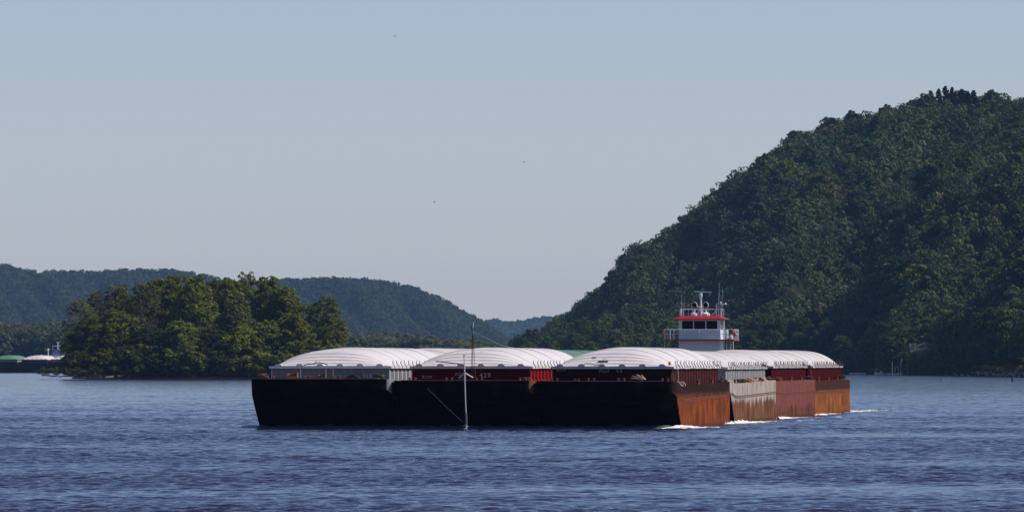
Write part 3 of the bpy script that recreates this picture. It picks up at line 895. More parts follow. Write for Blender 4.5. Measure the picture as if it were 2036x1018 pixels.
# ------------------------------------------------------------------ towboat
def towboat():
    scale = 942 / F
    b = tow(.35, 4 * LROW + 2.0)
    # place by bridge axis
    root = empty('towboat', b + Vector((-.22, 0, 0)), -TH); root.scale = (.935, 1, 1)
    tag(root, 'white towboat with a red roof and radar mast pushing the barges', 'boat')
    m = MB()
    # hull: wide flat with pushing knees
    prof = [(-4.8, 0), (-5.2, 3), (-5.2, 26), (-4.6, 28), (4.6, 28), (5.2, 26), (5.2, 3), (4.8, 0)]
    vs = [(x, y, -1.8) for x, y in prof] + [(x * 1.0, y, 1.7) for x, y in prof]; n = len(prof)
    m.add(vs, [tuple(range(n)), tuple(range(2 * n - 1, n - 1, -1))] + [(i, (i + 1) % n, (i + 1) % n + n, i + n) for i in range(n)])
    m.build('hull', M['red'], root)
    for x in (-3, 3):
        k = MB(); k.box(x - .45, x + .45, -.9, .1, -.2, 4.2); k.build('push_knee', M['black'], root)
    m = MB(); m.box(-4.3, 4.3, 4.5, 24, 1.70, 4.15); m.build('deckhouse', M['white'], root)
    m = MB(); m.box(-4.6, 4.6, 4.2, 24.4, 4.15, 4.27); m.build('boat_deck', M['deckgrey'], root)
    FY = 7.2
    m = MB(); m.box(-2.28, 2.28, FY, FY + 6.0, 4.27, 7.28); m.build('middle_house', M['white'], root)
    m = MB()
    for zz in (4.9, 5.9): m.box(2.28, 2.30, FY + 1.5, FY + 2.3, zz, zz + .6)
    m.build('side_window', M['glass'], root)
    # bridge deck
    m = MB(); m.box(-3.85, 3.85, FY - .9, FY + 7.2, 7.28, 7.39); m.build('bridge_deck', M['deckgrey'], root)
    m = MB(); m.box(-3.87, 3.87, FY - .93, FY - .902, 7.27, 7.40); m.box(3.852, 3.88, FY - .93, FY + 7.2, 7.27, 7.40); m.build('deck_trim', M['red'], root)
    rl = MB()
    for z_ in (7.95, 8.42):
        rl.tube([(-3.8, FY - .85, z_), (3.8, FY - .85, z_)], .028, 5)
        for s in (-1, 1): rl.tube([(s * 3.8, FY - .85, z_), (s * 3.8, FY + 7.1, z_)], .028, 5)
    for x_, w_ in ((-3.8, .035), (-2.75, .05), (-1.95, .04), (0.05, .05), (2.05, .04), (3.8, .05)):
        rl.tube([(x_, FY - .85, 7.40), (x_, FY - .85, 8.44)], w_, 6)
    for y_ in (FY + 1.2, FY + 3.2, FY + 5.2, FY + 7.1):
        for s in (-1, 1): rl.tube([(s * 3.8, y_, 7.40), (s * 3.8, y_, 8.44)], .04, 6)
    rl.build('railing', M['white'], root)
    # wheelhouse
    wh = MB()
    wh.box(-2.3, 2.3, FY, FY + 5.4, 7.403, 8.44)
    for x0, x1 in ((-2.3, -1.92), (-.70, -.60), (.66, .76), (1.98, 2.3)): wh.box(x0, x1, FY, FY + .22, 8.44, 9.32)
    wh.box(-2.3, 2.3, FY, FY + .2, 9.32, 9.42)
    for s in (-1, 1):
        x0, x1 = (s * 2.3, s * 2.12)
        if x0 > x1: x0, x1 = x1, x0
        for (ya, yb) in ((FY + .224, FY + .34), (FY + 1.7, FY + 1.85), (FY + 3.3, FY + 3.5), (FY + 5.1, FY + 5.4)): wh.box(x0, x1, ya, yb, 8.44, 9.42)
    wh.build('wheelhouse', M['white'], root)
    for x0, x1 in ((-1.92, -.70), (-.60, .66), (.76, 1.98)):
        g = MB(); g.box(x0, x1, FY + .10, FY + .12, 8.44, 9.32); g.build('window', M['glass'], root)
    g = MB(); g.box(-2.1, 2.1, FY + 5.0, FY + 5.02, 8.44, 9.42); g.build('window', M['glass'], root)
    for s in (-1, 1):
        g = MB(); g.box(s * 2.2 - .01, s * 2.2 + .01, FY + .34, FY + 5.1, 8.44, 9.42); g.build('window', M['glass'], root)
    # red roof with sloping edge
    rf = MB()
    def ring(hx, ya, yb, z): return [(-hx, ya, z), (hx, ya, z), (hx, yb, z), (-hx, yb, z)]
    vs = ring(2.7, FY - .55, FY + 6.0, 9.43) + ring(2.88, FY - .75, FY + 6.2, 9.50) + ring(2.05, FY + .1, FY + 5.3, 9.84)
    rf.add(vs, [(0, 3, 2, 1)] + [(i, (i + 1) % 4, (i + 1) % 4 + 4, i + 4) for i in range(4)] + [(i + 4, (i + 1) % 4 + 4, (i + 1) % 4 + 8, i + 8) for i in range(4)] + [(8, 9, 10, 11)])
    rf.build('roof', M['red'], root)
    # roof rail
    rr = MB()
    rr.tube([(-2.15, FY + .3, 10.50), (2.35, FY + .3, 10.50)], .03, 5)
    rr.tube([(-2.15, FY + 4.5, 10.50), (2.35, FY + 4.5, 10.50)], .025, 5)
    for s in (-2.15, 2.35): rr.tube([(s, FY + .3, 10.50), (s, FY + 4.5, 10.50)], .03, 5)
    for x_ in (-2.15, -1.75, -1.25, -.75, 1.0, 1.7, 2.35): rr.tube([(x_, FY + .3, 9.8), (x_, FY + .3, 10.5)], .028, 5)
    for x_ in (-2.15, 0, 2.35): rr.tube([(x_, FY + 4.5, 9.8), (x_, FY + 4.5, 10.5)], .028, 5)
    rr.build('roof_railing', M['white'], root)
    # radar mast
    mm = MB(); mm.lathe([(.16, 9.84), (.12, 10.6), (.085, 11.6), (.10, 11.7), (.17, 11.85), (.19, 12.0), (.14, 12.15), (.05, 12.2)], (0.05, FY + 1.6, 0), 12)
    mm.tube([(-.35, FY + 1.3, 9.84), (.05, FY + 1.6, 10.9)], .035, 5); mm.tube([(.45, FY + 1.3, 9.84), (.05, FY + 1.6, 10.9)], .035, 5); mm.tube([(-.3, FY + 1.4, 10.75), (.4, FY + 1.4, 10.75)], .05, 5)
    mast = mm.build('radar_mast', M['white'], root, smooth=50)
    rb = MB(); rb.box(-.98, .98, -.06, .06, -.055, .055); rb.box(-.1, .1, -.1, .1, -.12, -.055)
    o = rb.build('radar_antenna', M['blue'], mast, loc=(.23, FY + 1.6, 12.30)); o.rotation_euler = (0, .035, .1)
    rb = MB(); rb.box(-.985, .985, -.065, -.0605, .0, .05); o = rb.build('stripe', M['white'], mast, loc=(.23, FY + 1.6, 12.30)); o.rotation_euler = (0, .035, .1)
    # two searchlights on domed bases
    for sx in (-.52, .56):
        sl = MB()
        sl.lathe([(.46, 9.84), (.44, 10.05), (.30, 10.16), (.10, 10.22), (.08, 10.5)], (sx * 1.15, FY + .9, 0), 14)
        for s in (-1, 1): sl.tube([(sx * 1.15, FY + .9, 10.40), (sx * 1.15 + s * .31, FY + .9, 10.6), (sx * 1.15 + s * .31, FY + .9, 10.95)], .04, 5)
        body = sl.build('searchlight', M['white'], root, smooth=40)
        a = MB(); a.lathe([(.28, -.22), (.30, -.18), (.30, .06), (.22, .24), (.08, .32)], (sx * 1.15, FY + .9, 10.95), 16, 'y'); a.build('lamp_housing', M['white'], body, smooth=40)
        a = MB(); a.lathe([(.24, -.26), (.27, -.222)], (sx * 1.15, FY + .9, 10.95), 16, 'y'); a.lathe([(.07, -.28), (.07, -.262)], (sx * 1.15, FY + .9, 10.95), 10, 'y'); a.build('lens', M['glass'], body)
    # horn, small fittings
    a = MB(); a.lathe([(.14, -.25), (.07, -.1), (.05, .2)], (-1.42, FY + .35, 10.25), 10, 'y'); a.build('horn', M['black'], root)
    a = MB(); a.box(-2.2, -1.95, FY + .1, FY + .4, 9.84, 10.15); a.lathe([(.10, 10.15), (.10, 10.4), (.03, 10.45)], (-2.05, FY + .25, 0), 8); a.build('navigation_light', M['white'], root)
    a = MB(); a.tube([(1.1, FY + .5, 9.9), (1.45, FY + .5, 10.0), (1.9, FY + .5, 10.4)], .07, 6); a.tube([(1.85, FY + .5, 9.84), (1.85, FY + .5, 11.0)], .04, 5); a.build('deck_fitting', M['white'], root)
    # whip antennas
    for (x_, z1, r_) in ((-2.05, 12.0, .022), (-1.75, 11.85, .010), (2.05, 12.1, .03), (2.22, 13.3, .016), (2.48, 12.8, .012)):
        z0 = 9.8
        a = MB(); a.tube([(x_, FY + 1.0, z0), (x_ - .02, FY + 1.0, z0 + (z1 - z0) * .4), (x_ + (-.15 if z1 > 13.2 else .0), FY + 1.0, z1)], r_ * 1.4, 5, r_ * .6); a.build('antenna', M['white'], root)
    a = MB(); a.box(2.25, 2.62, FY + .3, FY + .5, 10.92, 11.12); a.lathe([(.06, 0), (.10, .02), (.10, .2), (.06, .24)], (2.86, FY + .4, 10.95), 8); a.lathe([(.06, 0), (.12, .03), (.06, .16)], (2.32, FY + .4, 11.12), 8)
    a.tube([(2.4, FY + .4, 10.95), (2.9, FY + .4, 11.05)], .03, 5); a.tube([(2.42, FY + .4, 9.8), (2.42, FY + .4, 10.95)], .03, 5); a.build('wind_gauge', M['white'], root)
    # right wing: pillars, ladder, drum, satellite dome
    a = MB(); a.tube([(2.62, FY + 1.0, 7.4), (2.62, FY + 1.0, 9.45)], .07, 8); a.build('pillar', M['white'], root)
    a = MB(); a.lathe([(.20, 7.41), (.20, 8.3), (.14, 8.36)], (2.98, FY + .4, 0), 12); a.build('life_raft', M['white'], root)
    a = MB(); a.lathe([(.26, 7.41), (.26, 7.6), (.2, 7.76), (.08, 7.84)], (3.52, FY + .2, 0), 12); a.build('satellite_dome', M['white'], root, smooth=50)
    a = MB()
    for x_ in (3.05, 3.5): a.tube([(x_, FY - .6, 4.3), (x_, FY - .6, 7.3)], .04, 5)
    for k in range(12): a.tube([(3.05, FY - .6, 4.5 + .24 * k), (3.5, FY - .6, 4.5 + .24 * k)], .02, 4)
    a.build('ladder', M['white'], root)
    a = MB(); a.tube([(3.8, FY - .85, 4.27), (3.8, FY - .85, 7.28)], .05, 6); a.tube([(-3.8, FY - .85, 4.27), (-3.8, FY - .85, 7.28)], .04, 6); a.tube([(2.7, FY + .2, 4.3), (2.7, FY + .2, 7.28)], .06, 6); a.build('deck_support', M['white'], root)
    for s in (-1, 1):
        a = MB(); n = 14; k = 6; vs = []; fs = []
        for i in range(n):
            t = 2 * math.pi * i / n
            for j in range(k):
                bb = 2 * math.pi * j / k; r = .32 + .09 * math.cos(bb)
                vs.append((s * 3.93 + .08 * math.sin(bb), FY - .7 + r * math.cos(t) * .55, 8.05 + r * math.sin(t)))
        for i in range(n):
            for j in range(k): fs.append((i * k + j, ((i + 1) % n) * k + j, ((i + 1) % n) * k + (j + 1) % k, i * k + (j + 1) % k))
        a.add(vs, fs)
        if s > 0: a.tube([(3.9, FY - .75, 8.45), (4.02, FY - .85, 8.05), (4.1, FY - .85, 7.7)], .07, 6)
        a.build('life_ring', M['orange'], root)
        a = MB(); a.lathe([(.09, 0), (.11, .05), (.09, .3)], (s * 4.0, FY - .7, 6.95), 8); a.build('side_light', M['black'], root)
towboat()

# ------------------------------------------------------------------ bow wave and foam
def foam_strip(mb, pts, hmax, wid, seed, n=70):
    """ragged ridge of foam along a line of world points (x, y, height factor)"""
    rnd = random.Random(seed)
    P_ = [Vector((p[0], p[1], 0)) for p in pts]; hf = [p[2] for p in pts]
    cum = [0]
    for a, b in zip(P_[:-1], P_[1:]): cum.append(cum[-1] + (b - a).length)
    L = cum[-1]
    rows = []
    k = 9
    for i in range(n + 1):
        s = L * i / n
        j = 0
        while j < len(cum) - 2 and cum[j + 1] < s: j += 1
        t = (s - cum[j]) / max(1e-6, cum[j + 1] - cum[j])
        p = P_[j].lerp(P_[j + 1], t); h = hf[j] + (hf[j + 1] - hf[j]) * t
        d = (P_[j + 1] - P_[j]).normalized(); nrm = Vector((-d.y, d.x, 0))
        row = []
        nz = .5 + .5 * mnoise.noise(Vector((s * 2.2, seed, 0)))
        nz2 = mnoise.noise(Vector((s * 6.5, seed, 3)))
        for q in range(k):
            u = -1 + 2 * q / (k - 1)
            ww = wid * (.45 + .75 * nz)
            z = hmax * h * max(0, 1 - abs(u) ** 1.6) * (.45 + .7 * nz + .35 * nz2 + rnd.uniform(-.1, .12)) - .03
            row.append(p + nrm * (u * ww) + Vector((0, 0, z)))
        rows.append(row)
    vs = [v for r in rows for v in r]
    fs = [(i * k + q, i * k + q + 1, (i + 1) * k + q + 1, (i + 1) * k + q) for i in range(n) for q in range(k - 1)]
    mb.add(vs, fs)
def WP(px, py):
    Z = HC * F / (py - HY); return ((px - 1018) / F * Z, Z)
fm = MB()
def fs_(pp, h, w, seed, n=70): foam_strip(fm, [(*WP(a, b), c) for a, b, c in pp], h, w, seed, n)
def side(ly, off=.25): p = tow(P + HW + off, ly); return (p.x, p.y)
def fside(l0, l1, h, w, seed, offs=(.15, .5), prof=(.5, 1, .5, .05)):
    n = len(prof)
    foam_strip(fm, [(*side(l0 + (l1 - l0) * i / (n - 1), offs[0] + (offs[1] - offs[0]) * i / (n - 1)), prof[i]) for i in range(n)], h, w, seed, 80)
# ahead of and round the right bow corner
c0 = [tow(P + 4.0, -1.0), tow(P + 4.8, 1.0), tow(P + 5.35, 4.0), tow(P + 5.8, 6.0), tow(P + 6.4, 10), tow(P + 7.6, 17), tow(P + 8.6, 22)]
foam_strip(fm, [(p.x, p.y, h) for p, h in zip(c0, (.15, .55, 1.0, .8, .4, .2, .03))], .40, .34, 3, 130)
c0 = [tow(P + 3.6, -1.2), tow(P + 5.2, 1.0), tow(P + 6.2, 3.0), tow(P + 7.2, 6)]
foam_strip(fm, [(p.x, p.y, h) for p, h in zip(c0, (.1, .5, .6, .1))], .28, .5, 4, 90)
fside(LROW - 7, LROW - .5, .30, .25, 5, (.2, .3), (.1, .6, .9, .4))
fside(LROW + .5, LROW + 24, .34, .25, 6, (.25, 2.2), (.9, 1, .6, .5, .3, .05))
fside(2 * LROW - 1, 2 * LROW + 17, .34, .22, 7, (.25, 1.7), (.9, .8, .4, .3, .05))
fside(3 * LROW - 1, 3 * LROW + 9, .25, .25, 8, (.25, .8), (.7, .8, .2))
fside(3 * LROW + 12, 4 * LROW - 3, .10, .12, 9, (.1, .3), (.5, .9, .3, .7, .9))
fside(4 * LROW - .5, 4 * LROW + 30, .18, .2, 10, (.1, 2.8), (.9, .6, .5, .8, .3, .4, .1))
fside(2 * LROW + 26, 2 * LROW + 36, .12, .4, 11, (3.5, 4.0), (.2, .8, .2))
fside(LROW + 34, LROW + 50, .14, .5, 12, (3.2, 4.6), (.2, .9, .5, .2))
# little splash around the sounding pole foot
c0 = [tow(-.35, -1.0), tow(.3, -1.3), tow(1.2, -.9)]
foam_strip(fm, [(p.x, p.y, h) for p, h in zip(c0, (.2, 1, .2))], .07, .12, 14, 40)
rf_ = random.Random(6)
for (l0, l1, o0, o1, n_) in ((2, 24, .2, 2.6, 150), (LROW - 8, LROW + 1, .1, .6, 40), (LROW, LROW + 38, .1, 3.2, 170), (2 * LROW, 2 * LROW + 34, .1, 3.0, 150), (3 * LROW - 2, 3 * LROW + 40, .1, 2.0, 120), (4 * LROW - 2, 4 * LROW + 50, -1, 5, 160)):
    for _ in range(n_):
        u = rf_.random() ** 1.6; ly = l0 + (l1 - l0) * u; off = o0 + (o1 - o0) * u * rf_.random() + rf_.uniform(-.1, .1)
        p = tow(P + HW + off, ly); k = rf_.uniform(.05, .16) * (1.2 - u)
        a_ = rf_.uniform(.6, 2.2)
        fm.add([(p.x - k * a_, p.y, -.02), (p.x + k * a_, p.y + .1, -.02), (p.x, p.y + k * 3, -.02), (p.x, p.y - k * 3, -.02), (p.x + rf_.uniform(-k, k) * .5, p.y, k * rf_.uniform(.5, 1.1) + .03)],
               [(0, 3, 4), (3, 1, 4), (1, 2, 4), (2, 0, 4)])
tag(fm.build('foam', M['foam']), kind='stuff')

# aerated roll of water pushed ahead of the blunt bows
t = NT('pushed_water'); t.base((.09, .11, .135), .35, 0, .5); t.b.inputs['IOR'].default_value = 1.33
wv = MB()
for i in range(1):
    n = 160; k = 9; vs = []
    for a in range(n + 1):
        lx = -18.2 + 34.4 * a / n
        e = min(1, min(16.2 - lx, (lx + 18.2) * .6) * 1.2)
        for q in range(k):
            u = q / (k - 1)
            hh = .34 * math.sin(u * math.pi * .5 + 0) * e * (.8 + .35 * mnoise.noise(Vector((lx * 1.1, u * 2, 0))) + .15 * mnoise.noise(Vector((lx * 5.1, u * 5, 0))))
            p = tow(lx, .9 + u * 2.6)
            vs.append((p.x, p.y, hh - .02))
    wv.add(vs, [(a * k + q, a * k + q + 1, (a + 1) * k + q + 1, (a + 1) * k + q) for a in range(n) for q in range(k - 1)])
tag(wv.build('bow_wave_water', t.m, smooth=80), kind='structure')

# ------------------------------------------------------------------ far tow at the left
def scale_tree_barge(src_cover, coam, hull, px, Z, label, seed, s=1.42, rz=-.02):
    global TH, T0
    r = make_barge(0, 0, label, hull, coam, src_cover, td=3.5, sheer=.3, hooks=None, seed=seed, fancy=False, group='barges of the far tow by the left shore', ncov=7)[0]
    r.location = ((px - 1018) / F * Z, Z, 0); r.rotation_euler = (0, 0, rz); r.scale = (s, s, s)
    return r
ZF = 4440
scale_tree_barge(CG, C_GREY, H6, 6, ZF, 'far barge with a green cover at the left edge of the river', 31)
scale_tree_barge(CW1, C_MAROON, H6, 66, ZF, 'far barge with a white cover beside the green one', 32)
scale_tree_barge(CW1, C_GREY, H6, 124, ZF, 'far barge with a white cover half behind the island trees', 33)
def far_boat():
    root = empty('far_towboat', ((117 - 1018) / F * 4530, 4530, 0), -.02)
    tag(root, 'small far towboat with white masts behind the distant barges', 'boat')
    s = 4530 / F
    m = MB(); m.box(-5, 5, -2, 26, -1, 3); m.build('hull', M['white'], root)
    m = MB(); m.box(-4.2, 4.2, 2, 18, 3.001, 9.0); m.build('deckhouse', M['white'], root)
    m = MB(); m.box(-3.6, 3.6, 3, 10, 9.001, 11.6); m.build('wheelhouse', plain('blue_grey_paint', (.16, .20, .30), .5), root)
    m = MB()
    for x in (-3.3, 0.2, 3.3): m.tube([(x, 3, 11.6), (x, 3, 14.0)], .12, 5)
    m.tube([(-3.3, 3, 13.4), (3.3, 3, 13.4)], .10, 5); m.build('roof_railing', M['white'], root)
    m = MB(); m.tube([(-.8, 4, 11.6), (-.8, 4, 15.6)], .28, 6); m.tube([(-1.4, 4, 15.2), (0, 4, 15.2)], .15, 5); m.build('mast', M['white'], root)
    m = MB(); m.tube([(-5.4, 0, 6.0), (-5.4, 0, 12.2)], .35, 6); m.lathe([(.3, 0), (.75, .4), (.3, .9)], (-5.4, 0, 11.2), 8); m.lathe([(.2, 0), (.6, .3), (.2, .7)], (-9.0, 0, 8.4), 8)
    m.build('searchlight', M['white'], root)
far_boat()

# ------------------------------------------------------------------ trees
def quads_on(centers, radii, nper, size, rng, up=.35, jit=.42, squash=.85):
    """leaf-clump quads over lumps; returns V(n*4,3)"""
    C = np.repeat(centers, nper, 0); R = np.repeat(radii, nper)
    n = len(C)
    d = rng.normal(size=(n, 3)); d[:, 2] += up; d /= np.linalg.norm(d, axis=1, keepdims=True)
    rr = R * rng.uniform(.72, 1.12, n)
    p = C + d * rr[:, None] * np.array([1, 1, squash])
    nn = d + rng.normal(size=(n, 3)) * jit; nn /= np.linalg.norm(nn, axis=1, keepdims=True)
    a = np.cross(nn, rng.normal(size=(n, 3))); a /= np.linalg.norm(a, axis=1, keepdims=True)
    b = np.cross(nn, a)
    s = size * rng.uniform(.6, 1.35, n)[:, None]
    asp = rng.uniform(.55, 1.0, n)[:, None]
    V = np.stack([p - a * s, p - b * s * asp, p + a * s, p + b * s * asp], 1)
    return V.reshape(-1, 3)

def qfaces(nv): return np.arange(nv).reshape(-1, 4)

def limb_mesh(H, R, seed, nl=14, r0=.35, lean=0.0, bare=False):
    rnd = random.Random(seed); m = MB(); ends = []
    tp = []
    for i in range(9):
        t = i / 8
        tp.append(Vector((lean * H * t * t + .03 * H * math.sin(t * 4 + seed), .02 * H * math.cos(t * 3 + seed), -.5 + (H * .86 + .5) * t)))
    m.tube(tp, r0, 7, .06)
    for k in range(nl):
        t = .16 + .74 * k / nl
        base = tp[int(t * 8)].lerp(tp[min(8, int(t * 8) + 1)], t * 8 - int(t * 8))
        a = k * 2.4 + rnd.uniform(-.4, .4)
        L = R * rnd.uniform(.7, 1.0) * math.sin(math.pi * min(1, .25 + t * .75)) ** .5
        rise = rnd.uniform(.35, .9) * L + H * .06
        pts = [base]
        for i in range(1, 5):
            u = i / 4
            pts.append(base + Vector((math.cos(a) * L * u, math.sin(a) * L * u, rise * u ** 1.3)) + Vector((rnd.uniform(-.2, .2), rnd.uniform(-.2, .2), 0)))
        m.tube(pts, r0 * .38 * (1 - t * .5), 5, .03)
        ends += pts[2:]
        for q in range(3 if not bare else 7):
            p = pts[rnd.randint(1, 4)]; dd = Vector((rnd.uniform(-1, 1), rnd.uniform(-1, 1), rnd.uniform(.1, 1))).normalized() * L * .42
            m.tube([p, p + dd * .5 + Vector((0, 0, .1)), p + dd], .05, 4, .015); ends.append(p + dd)
    return m, ends, tp

class TreeKind: pass
def tree_kind(H, R, seed, nclump, per, leaf, low=.05, clr=(1.1, 2.1), lean=0.0, shape=.75, sparse=False, r0=.35, up=.35):
    rng = np.random.default_rng(seed)
    m, ends, tp = limb_mesh(H, R, seed, 14, r0, lean, sparse)
    k = TreeKind()
    o = m.build('trunk', M['bark'], None, smooth=50); k.trunk = o.data; bpy.data.objects.remove(o)
    # clumps inside an uneven envelope
    cs, rs = [], []
    lobes = [(rng.uniform(0, 6.28), rng.uniform(.3, .95), rng.uniform(.75, 1.12)) for _ in range(9)]
    tries = 0
    while len(cs) < nclump and tries < nclump * 30:
        tries += 1
        t = low + (1 - low) * rng.random() ** .85
        a = rng.uniform(0, 6.28)
        env = (math.sin(math.pi * min(1, max(0, (t - low * .6) / (1.04 - low * .6))) ** shape)) ** .55
        e = 1.0
        for la, lt, lk in lobes:
            w = math.exp(-((t - lt) / .16) ** 2) * max(0, math.cos(a - la)) ** 2
            e += (lk - .9) * w * 1.6
        r = R * env * e * math.sqrt(rng.uniform(.30, 1.0))
        hh = H * t * (1 + .05 * math.sin(3 * a + seed))
        lx = lean * H * t * t
        cs.append((lx + r * math.cos(a), r * math.sin(a), min(hh, H * 1.02))); rs.append(rng.uniform(*clr) * (.75 if t > .85 else 1))
    if ends and not sparse:
        for e_ in random.Random(seed).sample(ends, min(len(ends), nclump // 5)):
            cs.append(tuple(e_)); rs.append(rng.uniform(*clr) * .8)
    V = quads_on(np.array(cs), np.array(rs), per, leaf, rng, up, .68)
    V[:, 2] = np.maximum(V[:, 2], .15)
    k.crown = np_mesh('crown', V, qfaces(len(V)))
    k.H, k.R = H, R
    return k

def conifer_kind(H, R, seed):
    rng = np.random.default_rng(seed); k = TreeKind()
    m = MB(); m.tube([(0, 0, -.5), (.1, 0, H * .5), (0, 0, H)], .3, 6, .03)
    cs, rs = [], []
    for i in range(26):
        t = .18 + .82 * i / 26
        L = R * (1 - t) ** .8 * rng.uniform(.9, 1.4) + .25
        for q in range(5):
            a = rng.uniform(0, 6.28); e = np.array([math.cos(a) * L, math.sin(a) * L, H * t + L * .18])
            m.tube([(0, 0, H * t), tuple(e)], .06, 4, .02)
            for u in (.35, .7, 1.0): cs.append((e[0] * u, e[1] * u, H * t + L * .18 * u)); rs.append(.22 + .55 * (1 - t) + .2 * (1 - u))
    o = m.build('trunk', M['bark'], None, smooth=50); k.trunk = o.data; bpy.data.objects.remove(o)
    V = quads_on(np.array(cs), np.array(rs), 14, .34, rng, 0, .5, .35)
    k.crown = np_mesh('crown', V, qfaces(len(V))); k.H, k.R = H, R
    return k

def place_tree(k, loc, mat, label, group, hs=1.0, ws=1.0, rz=0, name='broadleaf_tree', bark=None, protos={}):
    key = (id(k), mat.name, (bark or M['bark']).name)
    root = empty(name, loc, rz); root.scale = (ws, ws, hs)
    tag(root, label, 'tree', group)
    if key not in protos:
        me = k.crown.copy(); me.materials.clear(); me.materials.append(mat)
        tm = k.trunk.copy(); tm.materials.clear(); tm.materials.append(bark or M['bark'])
        protos[key] = (me, tm)
    me, tm = protos[key]
    link('crown', me, None, root); link('trunk', tm, None, root)
    return root

rnd = random.Random(77)
# island -------------------------------------------------------------
ZI = 2740
isl = MB()
n = 40
ring0, ring1, ring2 = [], [], []
for i in range(n):
    a = 2 * math.pi * i / n
    ex = 46 * (1 + .05 * math.sin(3 * a)); ey = 60
    cx = (418 - 1018) / F * ZI; cy = ZI + 62
    ring0.append((cx + ex * math.cos(a), cy + ey * math.sin(a), -1))
    ring1.append((cx + ex * .985 * math.cos(a), cy + ey * .985 * math.sin(a), .45))
    ring2.append((cx + ex * .9 * math.cos(a), cy + ey * .88 * math.sin(a), 1.3))
isl.add(ring0 + ring1 + ring2, [(i, (i + 1) % n, (i + 1) % n + n, i + n) for i in range(n)] + [(i + n, (i + 1) % n + n, (i + 1) % n + 2 * n, i + 2 * n) for i in range(n)] + [tuple(range(2 * n, 3 * n))])
tag(isl.build('island_ground', M['mud'], smooth=40), kind='structure')

K_tall = [tree_kind(28, 5.6, s, 250, 40, .36, low=.06, clr=(.8, 1.7)) for s in (1, 2, 3)]
K_mid = [tree_kind(18, 5.2, s, 190, 40, .34, low=.05, clr=(.7, 1.5)) for s in (11, 12, 13)]
K_bare = [tree_kind(26, 5.6, s, 210, 30, .27, low=.14, sparse=True, clr=(.6, 1.4)) for s in (21, 22)]
K_lean = tree_kind(22, 5.4, 31, 210, 36, .32, low=.08, lean=.24, clr=(.7, 1.5))
K_low = [tree_kind(9, 4.2, s, 60, 55, .38, low=.0, clr=(.8, 1.5)) for s in (41, 42)]
ISL = [ # px, top y, half-width px, depth, kind list, material, wording
    (160, 600, 32, 30, K_bare, L_OLIVE, 'grey olive tree at the left end of the island'),
    (200, 583, 38, 45, K_bare, L_BROWN, 'tall thin brownish tree near the left end of the island'),
    (240, 574, 34, 60, K_tall, L_OLIVE, 'tall olive tree behind the low dark trees on the left of the island'),
    (232, 622, 44, 14, K_mid, L_GREEN, 'round dark green tree in front on the left of the island'),
    (178, 640, 36, 12, K_mid, L_DARK, 'dark tree leaning over the water at the left of the island'),
    (285, 566, 38, 34, K_bare, L_BROWN, 'brown twiggy tree with few leaves, left of the bright green ones'),
    (312, 562, 34, 62, K_tall, L_GREEN, 'tall green tree behind the twiggy brown one'),
    (350, 557, 36, 50, K_tall, L_GREEN, 'tall green tree left of the island centre'),
    (388, 556, 38, 36, K_tall, L_BRIGHT, 'tallest bright green tree at the island centre'),
    (362, 640, 36, 10, K_mid, L_BRIGHT, 'bright yellow green tree low in front of the island centre'),
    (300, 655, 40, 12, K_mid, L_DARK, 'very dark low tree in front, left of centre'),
    (425, 565, 32, 60, K_tall, L_DARK, 'dark tall tree just right of the island centre'),
    (456, 560, 32, 48, K_tall, L_GREEN, 'tall green tree left of the highest crown'),
    (492, 547, 30, 52, K_bare, L_OLIVE, 'highest crown of the island, thin and yellowish at the top'),
    (470, 600, 34, 22, K_tall, L_OLIVE, 'olive brown tree in front of the highest crown'),
    (482, 650, 30, 8, K_mid, L_BRIGHT, 'yellow green tree at the waterside right of centre'),
    (535, 559, 36, 36, K_tall, L_GREEN, 'tall green tree on the right half of the island'),
    (568, 578, 34, 30, K_tall, L_GREEN, 'green tree on the right shoulder of the island'),
    (530, 640, 34, 12, K_mid, L_BRIGHT, 'bright green lower tree behind the left barge corner'),
    (585, 630, 36, 14, K_mid, L_GREEN, 'mid green lower tree on the right of the island'),
    (612, 597, 34, 26, [K_lean], L_OLIVE, 'olive tree leaning right at the right end of the island'),
    (640, 640, 28, 20, [K_lean], L_OLIVE, 'last olive tree leaning out at the right tip of the island'),
    (655, 680, 26, 16, K_low, L_OLIVE, 'low bush at the right tip of the island'),
    (625, 690, 30, 8, K_low, L_GREEN, 'green bush at the waterside near the right tip'),
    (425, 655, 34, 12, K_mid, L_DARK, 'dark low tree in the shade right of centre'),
    (255, 690, 34, 6, K_low, L_DARK, 'dark bush at the waterside left of centre'),
    (205, 695, 34, 5, K_low, L_DARK, 'dark bush second from the left tip of the island'),
    (160, 700, 30, 5, K_low, L_DARK, 'dark bush at the left tip above the fallen branches'),
    (330, 700, 30, 5, K_low, L_DARK, 'dark bush left of the pale stems at the waterside'),
    (385, 700, 28, 5, K_low, L_GREEN, 'green bush between the pale stems at the waterside'),
    (450, 700, 28, 5, K_low, L_DARK, 'dark bush right of the pale stems at the waterside'),
    (510, 705, 26, 5, K_low, L_GREEN, 'green bush just left of the barge bow'),
    (560, 700, 28, 5, K_low, L_GREEN, 'green bush behind the front left cover'),
]
for i, (px, ty, hw, dz, ks, mat, lab) in enumerate(ISL):
    Z = ZI + dz; k = ks[i % len(ks)]
    H = HC + (HY - ty) * Z / F - 1.0
    x = (px - 1018) / F * Z
    place_tree(k, (x - (k.H * .0), Z, .9), mat, lab, 'trees on the river island', H / (k.H * 1.0), hw * Z / F / k.R * 1.22, 0 if k is K_lean else rnd.uniform(0, 6.28),
               bark=M['barkpale'] if i % 4 == 1 else None)
